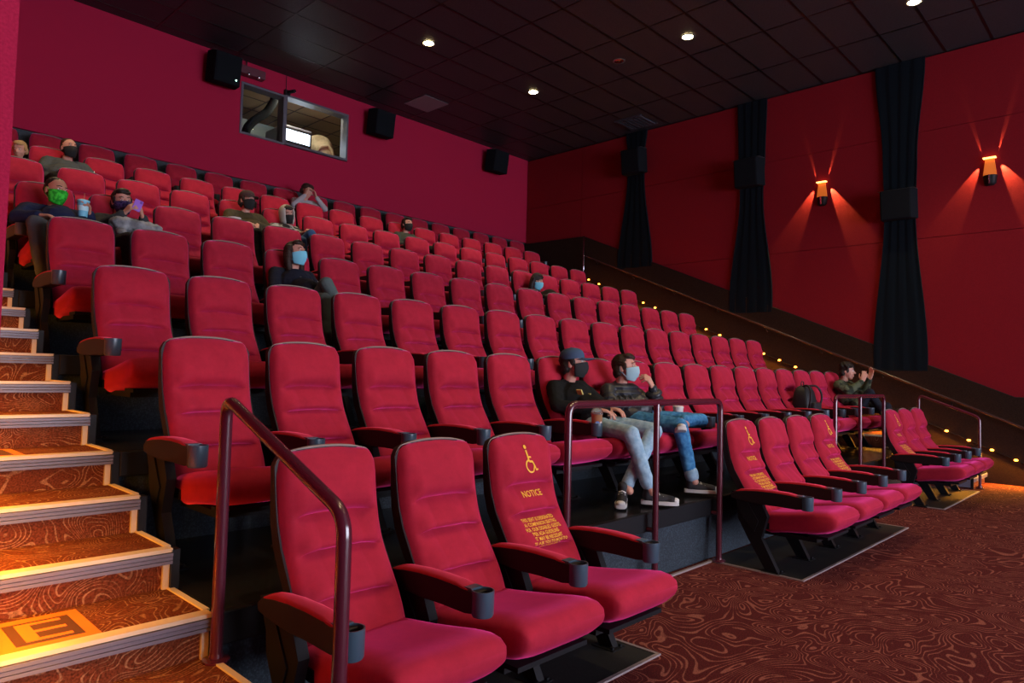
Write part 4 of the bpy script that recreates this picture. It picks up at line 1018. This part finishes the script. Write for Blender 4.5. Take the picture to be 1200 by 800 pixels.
paper_cup(at(6, 1, (.29, -.625, .503)), .046, .17, white_paper, 'white lidded cup with straw beside the man with receding hair', lid=M['white'], straw=M['white'])
paper_cup(at(5, 1, (.0, -.55, .462)), .045, .20, mat('cream paper', (.60, .52, .36), .6), 'cream paper cup standing on an empty fifth-row seat behind the phone user')
paper_cup(at(5, 4, (-.25, -.47, .60)), .075, .155, white_paper, 'wide white paper tub resting by the olive jacket', lid=None)
paper_cup(at(4, 11, (-.12, -.625, .50)), .042, .12, mat('green cup', (.03, .30, .10), .5), 'small green cup held low by the person in the beanie', lid=mat('dark green lid', (.02, .16, .06), .5))
ph = MB().box((-.036, -.005, -.058), (.036, .005, .058)); T_ = Matrix.Rotation(R(-12), 4, 'X') @ Matrix.Rotation(R(20), 4, 'Y'); ph.v = [tuple(T_ @ Vector(v)) for v in ph.v]
ph = ph.build('smartphone', mat('violet phone', (.38, .16, .75), .4), bevel=.004); ph.location = at(4, 1, (.035, -.475, .93)); tag(ph, 'violet phone held upright in front of the purple mask', 'phone')
pc = MB().box((.008, -.009, .025), (.028, -.005, .048)); pc.v = [tuple(T_ @ Vector(v)) for v in pc.v]; pc.build('camera_bump', mat('phone camera', (.22, .09, .5), .3), ph)
b = MB(); random.seed(3)
for q in range(14): b.ell((-.16+.024*q, -.06+.05*math.sin(q*1.9), .02*math.cos(q*2.3)), (.065, .085, .055), Matrix.Rotation(q*.7, 3, 'Z'))
b.capsule((-.12, .0, .0), .045, (-.16, -.20, -.10), .04); b.capsule((.10, .0, .0), .045, (.19, -.12, -.09), .04)
jk = sculpt(b, 'folded_jacket', speckle(mat('light grey fleece', (.3, .3, .3), .95), (.17, .18, .19), (.40, .41, .42), 12, .4, .65), None, .010, 1, .03, .05); jk.location = at(4, 1, (.02, -.46, .715)); tag(jk, 'light grey jacket bundled on the lap of the person with the phone', 'jacket')
# backpack on a seat
bp_ = empty('backpack', at(1, 13, (.0, -.26, .455)), 'black backpack standing on an empty seat near the far end of the first raised row', 'backpack')
b = MB()
for z, w_, d_ in ((0, .15, .10), (.05, .165, .12), (.20, .165, .125), (.32, .15, .11), (.39, .12, .08), (.42, .07, .045)):
    pass
rings = []
for z, w_, d_ in ((0, .14, .09), (.03, .16, .115), (.12, .168, .125), (.24, .165, .12), (.34, .15, .10), (.40, .11, .07), (.425, .05, .03)):
    rings.append([(w_*abs(math.cos(t*math.pi/12))**.6*(1 if math.cos(t*math.pi/12) >= 0 else -1), d_*abs(math.sin(t*math.pi/12))**.6*(1 if math.sin(t*math.pi/12) >= 0 else -1)+.02*z, z) for t in range(24)])
bm_ = mat('black nylon', (.010, .012, .016), .6); b.loft(rings).build('main_bag', bm_, bp_, smooth=True)
MB().box((-.12, -.175, .03), (.12, -.10, .21)).build('front_pocket', mat('charcoal nylon', (.020, .022, .028), .6), bp_, bevel=.02)
for s in (-1, 1): MB().tube(bend([(s*.07, .02, .40), (s*.13, -.10, .44), (s*.19, -.16, .30), (s*.17, -.10, .06)], .08), .013, 8).build('strap', bm_, bp_, smooth=True)
MB().tube(bend([(-.04, .03, .41), (-.04, .03, .47), (.04, .03, .47), (.04, .03, .41)], .025), .007, 8).build('carry_handle', bm_, bp_, smooth=True)
